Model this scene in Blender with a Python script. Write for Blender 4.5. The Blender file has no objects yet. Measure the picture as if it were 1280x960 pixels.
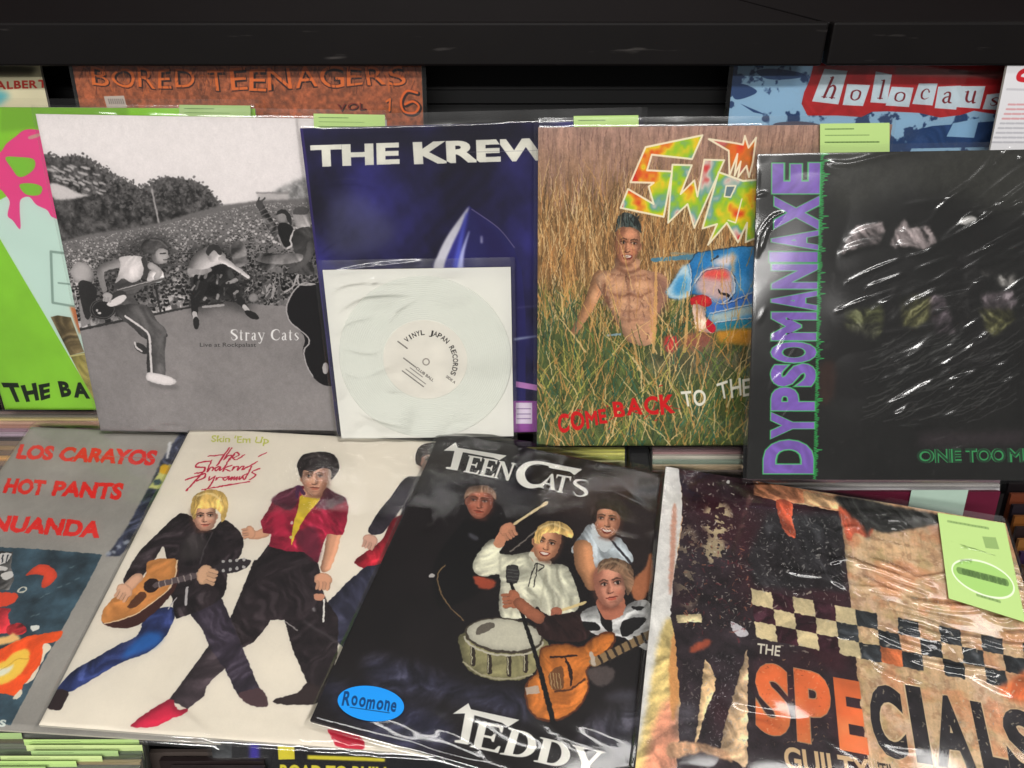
import bpy, bmesh, math, random
import numpy as np
from mathutils import Matrix, Vector

# ------------------------------------------------------------------ camera, light, exposure
scene = bpy.context.scene
F_PX = 961.0                      # focal length in pixels of the 1280 x 960 photograph
PITCH = math.radians(30)
CAM = np.array([0.0, 0.0, 1.45])
cam_data = bpy.data.cameras.new('camera')
cam_data.sensor_fit = 'HORIZONTAL'
cam_data.sensor_width = 36.0
cam_data.lens = 36.0 * F_PX / 1280.0
cam_data.clip_start = 0.02
cam_data.clip_end = 100
cam = bpy.data.objects.new('camera', cam_data)
scene.collection.objects.link(cam)
cam.location = CAM
cam.rotation_euler = (math.pi / 2 - PITCH, 0, 0)
scene.camera = cam

world = bpy.data.worlds.new('World')
scene.world = world
world.use_nodes = True
bgn = world.node_tree.nodes['Background']
bgn.inputs['Color'].default_value = (1.0, 0.985, 0.965, 1)
bgn.inputs['Strength'].default_value = 0.21


def ceiling_lamp(loc, sx, sy, power, col=(1.0, 0.975, 0.945)):
    d = bpy.data.lights.new('ceiling_lamp', 'AREA')
    d.shape = 'RECTANGLE'
    d.size, d.size_y = sx, sy
    d.energy = power
    d.color = col
    o = bpy.data.objects.new('ceiling_lamp', d)
    scene.collection.objects.link(o)
    o.location = loc
    return o


# rows of ceiling tubes of the shop, at ceiling height (they shine straight down)
ceiling_lamp((-0.2, -1.45, 2.8), 2.5, 0.24, 82)
ceiling_lamp((-0.45, -3.1, 2.8), 3.3, 0.30, 142)
ceiling_lamp((0.6, 0.45, 2.8), 2.6, 0.10, 13)
ceiling_lamp((1.62, 1.08, 2.8), 0.6, 0.12, 2.2)

scene.view_settings.view_transform = 'Standard'
scene.view_settings.look = 'None'
scene.view_settings.exposure = 0.0
scene.view_settings.gamma = 1.0
scene.view_settings.use_curve_mapping = False
scene.cycles.transparent_max_bounces = 16
scene.cycles.max_bounces = 8
scene.cycles.use_denoising = True
scene.cycles.adaptive_threshold = 0.02

# ------------------------------------------------------------------ camera geometry helpers
CR = np.array([1.0, 0, 0])
CD = np.array([0, -math.sin(PITCH), -math.cos(PITCH)])     # image down
CF = np.array([0, math.cos(PITCH), -math.sin(PITCH)])      # forward
M_CAM = np.stack([CR, CD, CF], 1)                          # camera axes -> world


def w(p):
    return CAM + M_CAM @ np.asarray(p, float)


def ray(px, py):
    return np.array([(px - 640) / F_PX, (py - 480) / F_PX, 1.0])


def at(px, py, z):
    return w(ray(px, py) * z)


def hit_world(px, py, axis, val):
    d = M_CAM @ ray(px, py)
    return CAM + d * ((val - CAM[axis]) / d[axis])


def rot(v):
    th = np.linalg.norm(v) + 1e-12
    k = np.asarray(v) / th
    K = np.array([[0, -k[2], k[1]], [k[2], 0, -k[0]], [-k[1], k[0], 0]])
    return np.eye(3) + math.sin(th) * K + (1 - math.cos(th)) * K @ K


class Pose:
    """plane of a square sleeve: top-left corner, axes (right, down, away) in camera axes, side length"""

    def __init__(s, tilt, yaw, roll, x, y, z, side):
        s.R = rot([0, yaw, 0]) @ rot([tilt, 0, 0]) @ rot([0, 0, roll])
        s.o = ray(x, y) * z
        s.S = side

    def pt(s, a, b, off=0.0):
        return s.o + s.S * (a * s.R[:, 0] + b * s.R[:, 1]) - off * s.R[:, 2]

    def px(s, a, b):
        p = s.pt(a, b)
        return (640 + F_PX * p[0] / p[2], 480 + F_PX * p[1] / p[2])

    def corners(s):
        return [s.px(0, 0), s.px(1, 0), s.px(1, 1), s.px(0, 1)]

    def local(s, px, py, off=0.0):
        """photo pixel -> sleeve coordinates (x right from the middle, y up from the bottom), metres"""
        n = s.R[:, 2]
        r = ray(px, py)
        p = r * ((s.o @ n - off) / (r @ n))
        d = p - s.o
        return (d @ s.R[:, 0] - s.S / 2, s.S - d @ s.R[:, 1])

    def matrix(s):
        X = M_CAM @ s.R[:, 0]
        Y = -(M_CAM @ s.R[:, 1])
        Z = -(M_CAM @ s.R[:, 2])
        O = w(s.pt(0.5, 1.0))
        m = Matrix.Identity(4)
        for i in range(3):
            m[i][0], m[i][1], m[i][2], m[i][3] = X[i], Y[i], Z[i], O[i]
        return m


def sub_pose(base, pts, off):
    """a smaller square lying on another sleeve, from its four photo corners"""
    q = [np.array(base.local(x, y, off)) for x, y in pts]
    side = np.mean([np.linalg.norm(q[1] - q[0]), np.linalg.norm(q[2] - q[3]), np.linalg.norm(q[3] - q[0]), np.linalg.norm(q[2] - q[1])])
    c = sum(q) / 4
    d = (q[1] - q[0]) + (q[2] - q[3])
    a = math.atan2(d[1], d[0])
    p = Pose(0, 0, 0, 640, 480, 1, side)
    p.R = base.R @ rot([0, 0, -a])
    ctr = base.o + (c[0] + base.S / 2) * base.R[:, 0] + (base.S - c[1]) * base.R[:, 1] - off * base.R[:, 2]
    p.o = ctr - side / 2 * p.R[:, 0] - side / 2 * p.R[:, 1]
    return p


def pose(t, yw, r, x, y, z, k=1.0):
    return Pose(t, yw, r, x, y, z * k, 0.315 * k)


POSE = {
    'ba': pose(.4036, 0, .0058, -100, 133.3, .7245, .995),
    'stray': pose(.3881, .0028, .0164, 44.1, 142.5, .69, 1.013),
    'krew': pose(.3927, .0008, -.0233, 374.9, 160.6, .7067, .984),
    'swamp': pose(.3638, .0073, -.0053, 672.8, 159.1, .6871, .998),
    'dyps': pose(.1381, .0485, -.0021, 947.9, 192.4, .7248, .946),
    'los': pose(-.8097, -.0012, .0600, 38.8, 533.5, .832),
    'shakin': pose(-.8097, -.0012, .0737, 238.9, 535.0, .822),
    'teen': pose(-.8097, -.0012, .2590, 551.1, 538.0, .813),
    'spec': pose(-.8097, -.0012, .2199, 832.3, 583.0, .767),
    'bored': Pose(.385, 0, .006, 86.5, 64.0, .716, .3275),
    'holo': pose(.385, 0, -.002, 919.0, 64.0, .716, 1.022),
    'albert': pose(.385, 0, .0, -372, 70.0, .722, 1.022),
    'sheet': pose(.385, 0, -.03, 1263, 62.0, .700, 1.0),
    'road': pose(.30, 0, .01, 262, 915, .600, 1.0),
}
POSE['single'] = sub_pose(POSE['krew'], [(402.6, 342), (641, 335.5), (645, 544), (422, 545)], 0.0045)

# ------------------------------------------------------------------ a small painter for the printed covers
rng = np.random.default_rng(7)


def _up(g, n):
    h, wd = g.shape
    ys = np.linspace(0, h - 1.001, n)
    xs = np.linspace(0, wd - 1.001, n)
    y0 = ys.astype(int)
    x0 = xs.astype(int)
    fy = (ys - y0)[:, None]
    fx = (xs - x0)[None]
    fy = fy * fy * (3 - 2 * fy)
    fx = fx * fx * (3 - 2 * fx)
    a = g[np.ix_(y0, x0)]
    b = g[np.ix_(y0, x0 + 1)]
    c = g[np.ix_(y0 + 1, x0)]
    d = g[np.ix_(y0 + 1, x0 + 1)]
    return (a * (1 - fx) + b * fx) * (1 - fy) + (c * (1 - fx) + d * fx) * fy


def fbm(n, cx, cy, octv=4, seed=0):
    r = np.random.default_rng(seed)
    out = np.zeros((n, n))
    amp = 1.0
    tot = 0
    for i in range(octv):
        out += amp * _up(r.random((int(cy) + 2, int(cx) + 2)), n)
        tot += amp
        amp *= .55
        cx = min(cx * 2, n // 2)
        cy = min(cy * 2, n // 2)
    return out / tot


def blur(a, r):
    r = int(round(r))
    if r < 1:
        return a
    for ax in (0, 1):
        for _ in range(2):
            p = np.pad(a, [(r + 1, r) if i == ax else (0, 0) for i in (0, 1)], mode='edge')
            c = np.cumsum(p, axis=ax)
            k = 2 * r + 1
            a = (c[k:, :] - c[:-k, :]) / k if ax == 0 else (c[:, k:] - c[:, :-k]) / k
    return a


def smooth_pts(p, closed=True, sub=6):
    p = np.asarray(p, float)
    n = len(p)
    out = []
    rngn = range(n) if closed else range(n - 1)
    for i in rngn:
        if closed:
            a, b, c, d = p[(i - 1) % n], p[i], p[(i + 1) % n], p[(i + 2) % n]
        else:
            a, b, c, d = p[max(i - 1, 0)], p[i], p[i + 1], p[min(i + 2, n - 1)]
        for t in np.linspace(0, 1, sub, endpoint=False):
            out.append(.5 * ((2 * b) + (-a + c) * t + (2 * a - 5 * b + 4 * c - d) * t * t + (-a + 3 * b - 3 * c + d) * t ** 3))
    if not closed:
        out.append(p[-1])
    return np.array(out)


_TXT = {}


def text_edges(s, bold=0.0):
    """outline edges of a string in the built-in font: x 0..1 over its width, y 0 (cap top) .. 1 (baseline)"""
    key = (s, bold)
    if key in _TXT:
        return _TXT[key]
    cu = bpy.data.curves.new('lettering', 'FONT')
    cu.body = s
    cu.offset = bold
    cu.resolution_u = 4
    ob = bpy.data.objects.new('lettering', cu)
    me = bpy.data.meshes.new_from_object(ob)
    co = np.array([v.co[:2] for v in me.vertices])
    cnt = {}
    for p in me.polygons:
        for e in p.edge_keys:
            cnt[e] = cnt.get(e, 0) + 1
    ed = np.array([[co[a], co[b]] for (a, b), c in cnt.items() if c == 1])
    bpy.data.meshes.remove(me)
    bpy.data.objects.remove(ob)
    bpy.data.curves.remove(cu)
    x0, x1 = co[:, 0].min(), co[:, 0].max()
    asp = (x1 - x0) / 0.73
    out = ed.copy()
    out[..., 0] = (ed[..., 0] - x0) / (x1 - x0)
    lo, hi = (0.0 - bold, 0.729 + bold)
    out[..., 1] = 1 - (ed[..., 1] - lo) / (hi - lo)
    _TXT[key] = (out, asp)
    return _TXT[key]


def _arc(cx, cy, rx, ry, a0, a1, n=12):
    t = np.radians(np.linspace(a0, a1, n))
    return list(zip(cx + rx * np.cos(t), cy - ry * np.sin(t)))


SERIF = {
    'T': [[(0, 0), (1, 0), (1, .24), (.94, .24), (.88, .09), (.63, .09), (.63, .92), (.76, .95), (.76, 1), (.24, 1), (.24, .95), (.37, .92), (.37, .09), (.12, .09), (.06, .24), (0, .24)]],
    'E': [[(0, 0), (.95, 0), (.95, .24), (.88, .24), (.8, .09), (.38, .09), (.38, .45), (.62, .45), (.68, .34), (.75, .34), (.75, .64), (.68, .64), (.62, .54), (.38, .54), (.38, .91), (.82, .91), (.92, .74), (1, .74), (.97, 1), (0, 1), (0, .95), (.11, .92), (.11, .08), (0, .05)]],
    'N': [[(0, 0), (.32, 0), (.8, .66), (.8, .08), (.7, .05), (.7, 0), (1, 0), (1, .05), (.91, .08), (.91, 1), (.78, 1), (.22, .2), (.22, .92), (.32, .95), (.32, 1), (0, 1), (0, .95), (.1, .92), (.1, .08), (0, .05)]],
    'A': [[(.43, 0), (.6, 0), (.93, .93), (1, .95), (1, 1), (.58, 1), (.58, .95), (.66, .93), (.6, .72), (.28, .72), (.21, .93), (.31, .95), (.31, 1), (0, 1), (0, .95), (.09, .93)], [(.44, .22), (.57, .63), (.31, .63)]],
    'D': [[(0, 0), (.5, 0)] + _arc(.5, .5, .5, .5, 88, -88) + [(.5, 1), (0, 1), (0, .95), (.11, .92), (.11, .08), (0, .05)], [(.37, .09), (.46, .09)] + _arc(.46, .5, .27, .41, 88, -88) + [(.46, .91), (.37, .91)]],
    'Y': [[(0, 0), (.45, 0), (.45, .05), (.35, .08), (.57, .45), (.76, .08), (.66, .05), (.66, 0), (1, 0), (1, .05), (.9, .08), (.64, .58), (.64, .92), (.76, .95), (.76, 1), (.26, 1), (.26, .95), (.38, .92), (.38, .58), (.1, .08), (0, .05)]],
}
# stroked serif letters: list of (points, widths); unit box, y down, x-height letters inside the box they are given
SSTROKE = {
    'S': [([(.9, .3), (.85, .1), (.55, .05), (.22, .12), (.17, .3), (.45, .45), (.75, .6), (.85, .78), (.6, .95), (.3, .94), (.12, .72)], [.03, .05, .07, .15, .19, .22, .22, .18, .09, .06, .03])],
    'C': [([(.95, .3), (.85, .1), (.55, .04), (.22, .2), (.12, .5), (.22, .8), (.55, .96), (.85, .88), (.95, .72)], [.03, .06, .08, .17, .2, .17, .08, .06, .03])],
    't': [([(.4, .05), (.4, .8), (.55, .95), (.85, .88)], [.1, .2, .13, .04]), ([(.1, .3), (.85, .3)], [.07, .07])],
    'r': [([(.3, .05), (.3, .97)], [.2, .2]), ([(.3, .3), (.5, .08), (.85, .1)], [.06, .12, .17]), ([(.08, .97), (.6, .97)], [.06, .06]), ([(.05, .06), (.3, .06)], [.06, .06])],
    'a': [([(.18, .2), (.4, .05), (.65, .15), (.68, .5), (.68, .85), (.95, .93)], [.12, .09, .17, .2, .18, .05]), ([(.66, .42), (.3, .5), (.15, .75), (.35, .95), (.66, .8)], [.06, .12, .19, .12, .05])],
    'y': [([(.1, .05), (.55, .92)], [.2, .16]), ([(.92, .05), (.5, 1.05), (.3, 1.35), (.1, 1.3)], [.06, .09, .1, .12]), ([(0, .05), (.35, .05)], [.06, .06]), ([(.7, .05), (1, .05)], [.06, .06])],
    's': [([(.82, .3), (.75, .1), (.45, .05), (.2, .25), (.5, .5), (.8, .72), (.5, .96), (.2, .9), (.12, .68)], [.03, .06, .09, .18, .22, .18, .09, .06, .03])],
    'h': [([(.2, -.5), (.2, .97)], [.2, .2]), ([(.2, .35), (.5, .08), (.78, .3), (.78, .97)], [.06, .12, .2, .2]), ([(.02, .97), (.4, .97)], [.06, .06]), ([(.6, .97), (1, .97)], [.06, .06]), ([(.0, -.5), (.2, -.5)], [.06, .06])],
    'o': [([(.5, .04), (.18, .2), (.12, .5), (.18, .8), (.5, .96), (.82, .8), (.88, .5), (.82, .2), (.5, .04)], [.07, .15, .19, .15, .07, .15, .19, .15, .07])],
    'l': [([(.5, -.5), (.5, .97)], [.22, .22]), ([(.2, .97), (.8, .97)], [.07, .07]), ([(.22, -.5), (.5, -.5)], [.07, .07])],
    'c': [([(.85, .3), (.7, .1), (.45, .05), (.2, .25), (.15, .5), (.25, .82), (.55, .95), (.9, .8)], [.14, .08, .08, .17, .2, .17, .08, .03])],
    'u': [([(.2, .05), (.2, .7), (.45, .95), (.75, .75)], [.2, .2, .12, .06]), ([(.78, .05), (.78, .9), (1, .95)], [.2, .2, .06]), ([(0, .05), (.2, .05)], [.06, .06])],
}


def homography(src, dst):
    A = []
    for (x, y), (u, v) in zip(src, dst):
        A.append([x, y, 1, 0, 0, 0, -u * x, -u * y, -u])
        A.append([0, 0, 0, x, y, 1, -v * x, -v * y, -v])
    return np.linalg.svd(np.array(A))[2][-1].reshape(3, 3)


class Art:
    def __init__(s, quad, n=800, bg=(128, 128, 128), seed=1):
        s.n = n
        s.img = np.ones((n, n, 3)) * np.array(bg) / 255.
        s.H = homography(quad, [(0, 0), (n, 0), (n, n), (0, n)])
        s.ox = s.oy = 0.0
        s.k = 1.0
        s.rng = np.random.default_rng(seed)
        s.seed = seed
        s.cache = {}

    def field(s, kind):
        if kind not in s.cache:
            n = s.n
            if kind == 'fold':
                Y, X = np.mgrid[0:n, 0:n].astype(float)
                sel = np.clip((fbm(n, 9, 9, 2, s.seed + 52) - .5) * 9 + .5, 0, 1)
                fs = []
                for q, an in enumerate((55, -40)):
                    f = fbm(n, 14, 62, 3, s.seed + 50 + q)
                    wv = (fbm(n, 12, 12, 2, s.seed + 53 + q) - .5) * 60
                    c, si = math.cos(math.radians(an)), math.sin(math.radians(an))
                    u = np.abs((X * c + Y * si + wv).astype(int)) % n
                    v = np.abs((-X * si + Y * c + wv).astype(int)) % n
                    fs.append(f[v, u])
                f = fs[0] * sel + fs[1] * (1 - sel)
                f = blur(f, 1)
                s.cache[kind] = np.clip((f - .5) * 2.0 + .46, 0, 1) * .85 + .15 * fbm(n, 200, 200, 2, s.seed + 51)
            else:
                f = fbm(n, 190, 34, 3, s.seed + 60)
                wv = (fbm(n, 10, 10, 2, s.seed + 61) - .5) * 120
                Y, X = np.mgrid[0:n, 0:n]
                s.cache[kind] = f[np.clip(Y + wv, 0, n - 1).astype(int), np.clip(X + wv, 0, n - 1).astype(int)]
        return s.cache[kind]

    def V(s, x0, y0, k):
        s.ox, s.oy, s.k = x0, y0, k
        return s

    def T(s, pts):
        p = np.asarray(pts, float)
        sh = p.shape
        p = p.reshape(-1, 2) / s.k + (s.ox, s.oy)
        q = np.c_[p, np.ones(len(p))] @ s.H.T
        return (q[:, :2] / q[:, 2:]).reshape(sh)

    def sc(s, x, y):
        """canvas pixels per view unit around a point"""
        a = s.T([(x, y), (x + 1, y), (x, y + 1)])
        return (np.linalg.norm(a[1] - a[0]) + np.linalg.norm(a[2] - a[0])) / 2

    # --- coverage
    def cover(s, edges, sub=3):
        E = np.asarray(edges, float).reshape(-1, 2, 2)
        x0 = int(max(0, math.floor(E[..., 0].min()) - 1))
        x1 = int(min(s.n, math.ceil(E[..., 0].max()) + 2))
        y0 = int(max(0, math.floor(E[..., 1].min()) - 1))
        y1 = int(min(s.n, math.ceil(E[..., 1].max()) + 2))
        if x1 <= x0 or y1 <= y0:
            return None
        ys = (np.arange((y1 - y0) * sub) + .5) / sub + y0
        ya, yb = E[:, 0, 1], E[:, 1, 1]
        up = (ya[None] <= ys[:, None]) != (yb[None] <= ys[:, None])
        with np.errstate(divide='ignore', invalid='ignore'):
            t = (ys[:, None] - ya[None]) / (yb - ya)[None]
            X = E[None, :, 0, 0] + t * (E[:, 1, 0] - E[:, 0, 0])[None]
        X = np.where(up, X, np.inf)
        X.sort(axis=1)
        m = int(up.sum(1).max()) if len(up) else 0
        pxs = np.arange(x0, x1)[None]
        cov = np.zeros((len(ys), x1 - x0))
        for i in range(0, m - 1, 2):
            a = X[:, i:i + 1]
            b = X[:, i + 1:i + 2]
            ok = np.isfinite(b)
            a = np.where(ok, a, 0)
            b = np.where(ok, b, 0)
            cov += np.clip(np.minimum(b, pxs + 1) - np.maximum(a, pxs), 0, 1)
        cov = cov.reshape(y1 - y0, sub, x1 - x0).mean(1)
        return y0, y1, x0, x1, np.clip(cov, 0, 1)

    def put(s, c, col, alpha=1.0, soft=0.0, pill=0.0, pr=None, fold=0.0, light=None, tex=None, strand=0.0):
        if c is None:
            return
        y0, y1, x0, x1, cov = c
        if soft > 0:
            p = int(soft * 2) + 2
            Y0, Y1, X0, X1 = max(0, y0 - p), min(s.n, y1 + p), max(0, x0 - p), min(s.n, x1 + p)
            cv = np.zeros((Y1 - Y0, X1 - X0))
            cv[y0 - Y0:y1 - Y0, x0 - X0:x1 - X0] = cov
            cov = blur(cv, soft)
            y0, y1, x0, x1 = Y0, Y1, X0, X1
        if tex is not None:
            C = tex[y0:y1, x0:x1] if tex.ndim == 3 else tex
        else:
            C = np.ones(cov.shape + (3,)) * np.array(col) / 255.
        m = np.ones(cov.shape)
        if pr is None:
            pr = float(np.clip(min(cov.shape) / 7, 2, 15))
        if light is None and (fold >= .2 or strand) and tex is None and min(cov.shape) > 16 and not soft:
            light = (.55, .6, .7)
        if pill or light:
            b = blur(cov, pr)
            if pill:
                m *= 1 - pill + pill * np.clip((b - .35) * 1.8, 0, 1)
            if light and min(cov.shape) > 2:
                gy, gx = np.gradient(b)
                m *= 1 + np.clip(-(gx * light[0] + gy * light[1]) * pr * light[2], -.6, .6)
        add = 0.0
        lum = float(np.mean(C)) if C.size else 0
        if fold:
            R = s.field('fold')[y0:y1, x0:x1]
            m *= 1 + fold * 1.7 * (R - .45)
            if lum < .34:
                add = fold * .34 * np.clip(R - .58, 0, 1)
        if strand:
            R = s.field('strand')[y0:y1, x0:x1]
            m *= 1 + strand * 2.4 * (R - .48)
            if lum < .34:
                add = strand * .5 * np.clip(R - .56, 0, 1)
        if np.ndim(add):
            C = C + add[..., None]
        C = np.clip(C * m[..., None], 0, 1)
        a = (cov * alpha)[..., None]
        s.img[y0:y1, x0:x1] = s.img[y0:y1, x0:x1] * (1 - a) + C * a

    def poly(s, pts, col, smooth=False, **k):
        if smooth:
            pts = smooth_pts(pts)
        q = s.T(pts)
        s.put(s.cover(np.stack([q, np.roll(q, -1, 0)], 1)), col, **k)

    def ell(s, cx, cy, rx, ry, col, ang=0, **k):
        t = np.linspace(0, 2 * np.pi, 40, endpoint=False)
        ca, sa = math.cos(math.radians(ang)), math.sin(math.radians(ang))
        x, y = rx * np.cos(t), ry * np.sin(t)
        s.poly(np.c_[cx + x * ca - y * sa, cy + x * sa + y * ca], col, **k)

    def line(s, pts, wd, col, smooth=False, **k):
        """stroke; wd a number or one width per point, in view units"""
        pts = np.asarray(pts, float)
        wd = np.ones(len(pts)) * wd if np.isscalar(wd) else np.asarray(wd, float)
        if smooth and len(pts) > 2:
            pp = smooth_pts(np.c_[pts, wd], False, 7)
            pts, wd = pp[:, :2], np.maximum(pp[:, 2], .1)
        q = s.T(pts)
        f = s.sc(*pts[len(pts) // 2])
        r = wd * f / 2
        R = r.max() + 1.5
        x0 = int(max(0, q[:, 0].min() - R))
        x1 = int(min(s.n, q[:, 0].max() + R + 1))
        y0 = int(max(0, q[:, 1].min() - R))
        y1 = int(min(s.n, q[:, 1].max() + R + 1))
        if x1 <= x0 or y1 <= y0:
            return
        Y, X = np.mgrid[y0:y1, x0:x1] + .5
        best = np.full(X.shape, -9.0)
        for i in range(len(q) - 1):
            d = q[i + 1] - q[i]
            L = d @ d + 1e-9
            t = np.clip(((X - q[i, 0]) * d[0] + (Y - q[i, 1]) * d[1]) / L, 0, 1)
            dist = np.hypot(X - q[i, 0] - t * d[0], Y - q[i, 1] - t * d[1])
            rr = r[i] + (r[i + 1] - r[i]) * t
            cv = np.where(rr < .5, (.5 - dist + .5) * rr * 2, rr - dist + .5)
            best = np.maximum(best, cv)
        s.put((y0, y1, x0, x1, np.clip(best, 0, 1)), col, **k)

    def _map(s, e, quad):
        q = np.asarray(quad, float)
        x, y = e[..., :1], e[..., 1:]
        return q[0] * (1 - x) * (1 - y) + q[1] * x * (1 - y) + q[2] * x * y + q[3] * (1 - x) * y

    def text(s, st, quad, col, bold=0.0, **k):
        e, _ = text_edges(st, bold)
        s.put(s.cover(s.T(s._map(e, quad))), col, **k)

    def row(s, st, quad, col, bold=0.0, jit=0.0, **k):
        """letters one by one, with a little jitter, for hand-made lettering"""
        asp = [max(.25, text_edges(c, bold)[1]) if c != ' ' else .45 for c in st]
        tot = sum(asp) + .12 * (len(st) - 1)
        x = 0
        for c, a in zip(st, asp):
            if c != ' ':
                u = np.array([[x, 0], [x + a, 0], [x + a, 1], [x, 1]], float)
                u[:, 0] /= tot
                u += s.rng.normal(0, jit, (4, 2)) * [[.12, 1]]
                s.text(c, s._map(u, quad), col, bold, **k)
            x += a + .12

    def serif(s, c, quad, col, **k):
        if c in SERIF:
            e = np.concatenate([np.stack([np.array(p), np.roll(np.array(p), -1, 0)], 1) for p in SERIF[c]])
            s.put(s.cover(s.T(s._map(e, quad))), col, **k)
        else:
            q = np.asarray(quad, float)
            wd = (np.linalg.norm(q[1] - q[0]) + np.linalg.norm(q[3] - q[0])) / 2
            for pts, ws in SSTROKE[c]:
                s.line(s._map(np.array(pts), q), np.array(ws) * wd, col, smooth=len(pts) > 2, **k)

    def speck(s, n, col, r0, r1, region, alpha=1.0):
        x0, y0, x1, y1 = region
        for _ in range(n):
            x, y = s.rng.uniform(x0, x1), s.rng.uniform(y0, y1)
            a = s.rng.uniform(0, 6.28)
            L = s.rng.uniform(r0, r1)
            s.line([(x, y), (x + L * math.cos(a), y + L * math.sin(a))], s.rng.uniform(r0, r1) * .35, col, alpha=alpha * s.rng.uniform(.3, 1))

    def tint(s, c, amt=.06, cells=8, seed=3):
        f = fbm(s.n, cells, cells, 5, seed)[..., None]
        s.img = np.clip(s.img * (1 + (f - .5) * 2 * amt), 0, 1)

    def organic(s, amp=1.6, cells=90, grain=.10, mottle=.10):
        """roughen what is painted so far the way a printed photograph is rough: ragged edges, mottle, grain"""
        n = s.n
        dx = (fbm(n, cells, cells, 2, s.seed + 70) - .5) * 4 * amp
        dy = (fbm(n, cells, cells, 2, s.seed + 71) - .5) * 4 * amp
        Y, X = np.mgrid[0:n, 0:n].astype(float)
        X = np.clip(X + dx, 0, n - 1.001)
        Y = np.clip(Y + dy, 0, n - 1.001)
        x0, y0 = X.astype(int), Y.astype(int)
        fx, fy = (X - x0)[..., None], (Y - y0)[..., None]
        im = s.img
        s.img = (im[y0, x0] * (1 - fx) + im[y0, x0 + 1] * fx) * (1 - fy) + (im[y0 + 1, x0] * (1 - fx) + im[y0 + 1, x0 + 1] * fx) * fy
        m = 1 + (fbm(n, 70, 60, 4, s.seed + 72) - .5) * 2.4 * mottle
        g = 1 + (fbm(n, 300, 300, 2, s.seed + 73) - .5) * 2.2 * grain
        wgt = np.clip(1.25 - s.img.mean(2), .08, 1)
        s.img = np.clip(s.img * (1 + (m * g - 1) * wgt)[..., None], 0, 1)

    def head(s, x, y, wd, ht, ang=0, skin=(205, 150, 118), side=1, grin=False):
        """a small generic printed face"""
        ca, sa = math.cos(math.radians(ang)), math.sin(math.radians(ang))

        def L(u, v):
            return (x + (u * ca - v * sa * ht / wd) * wd, y + (u * sa * wd / ht + v * ca) * ht)
        sk = np.array(skin, float)
        dk = sk * np.array([.5, .42, .40])
        hi = np.minimum(sk * 1.16 + 8, 250)
        Fw = s.sc(x, y) * wd
        so = lambda q: max(.4, Fw * q)
        sd = side
        out = [(-.44, -.3), (-.3, -.48), (0, -.52), (.3, -.48), (.44, -.3), (.46, 0), (.42, .2), (.26, .42), (0, .52), (-.26, .42), (-.42, .2), (-.46, 0)]
        s.ell(*L(-.47 * sd, .02), wd * .07, ht * .11, sk * .82)
        s.line([L(-.48 * sd, -.03), L(-.46 * sd, .06)], wd * .04, dk, alpha=.6)
        s.poly([L(*p) for p in out], sk, smooth=True, pill=.22, light=(sd * .8, .35, .8))
        s.poly([L(*p) for p in [(.14 * sd, -.5), (.5 * sd, -.35), (.52 * sd, .15), (.34 * sd, .46), (.1 * sd, .54), (.2 * sd, .25), (.26 * sd, 0)]], dk, smooth=True, alpha=.62, soft=so(.06))
        s.ell(*L(-.12 * sd, -.29), wd * .2, ht * .1, hi, ang, alpha=.55, soft=so(.06))
        s.ell(*L(-.24 * sd, .08), wd * .13, ht * .09, hi, ang, alpha=.5, soft=so(.05))
        s.ell(*L(-.25 * sd, .17), wd * .12, ht * .07, sk * (1.0, .78, .74), ang, alpha=.4, soft=so(.05))
        for e in (-1, 1):
            o = .2 * e - .03 * sd
            s.ell(*L(o, -.075), wd * .15, ht * .07, dk, ang, alpha=.6, soft=so(.03))
            s.ell(*L(o, -.055), wd * .082, ht * .028, (222, 210, 200), ang, alpha=.75)
            s.ell(*L(o - .012 * sd, -.055), wd * .04, ht * .036, sk * .14, ang, alpha=.95)
            s.line([L(o - .1, -.075), L(o, -.098), L(o + .1, -.07)], wd * .03, sk * .2, smooth=True, alpha=.8)
            s.line([L(o - .13 * e, -.135), L(o, -.165), L(o + .13 * e, -.13)], [wd * .06, wd * .05, wd * .025], sk * .28, smooth=True, alpha=.75)
        s.poly([L(*p) for p in [(-.02, -.1), (.02 * sd, -.08), (.13 * sd, .13), (.05 * sd, .18), (.02 * sd, .12)]], dk, smooth=True, alpha=.55, soft=so(.02))
        s.line([L(-.03 * sd, -.08), L(-.03 * sd, .11)], wd * .05, hi, alpha=.6, soft=so(.012))
        s.line([L(-.08, .155), L(-.01, .18), L(.09, .155)], wd * .035, dk * .7, smooth=True, alpha=.75)
        if grin:
            s.poly([L(-.19, .25), L(0, .245), L(.2, .24), L(.13, .345), L(0, .37), L(-.12, .35)], sk * (.6, .3, .3), smooth=True)
            s.poly([L(-.15, .265), L(0, .26), L(.16, .258), L(.1, .315), L(-.08, .32)], (236, 228, 216), smooth=True, alpha=.95)
        else:
            s.line([L(-.16, .275), L(-.05, .265), L(.03, .27), L(.17, .272)], wd * .04, sk * (.5, .28, .28), alpha=.9)
            s.line([L(-.09, .31), L(.1, .31)], wd * .05, sk * (.88, .56, .54), alpha=.8)
        s.line([L(-.09, .375), L(.11, .375)], wd * .05, dk, alpha=.45, soft=so(.02))
        s.ell(*L(.05 * sd, .51), wd * .32, ht * .06, dk, ang, alpha=.5, soft=so(.04))

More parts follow.
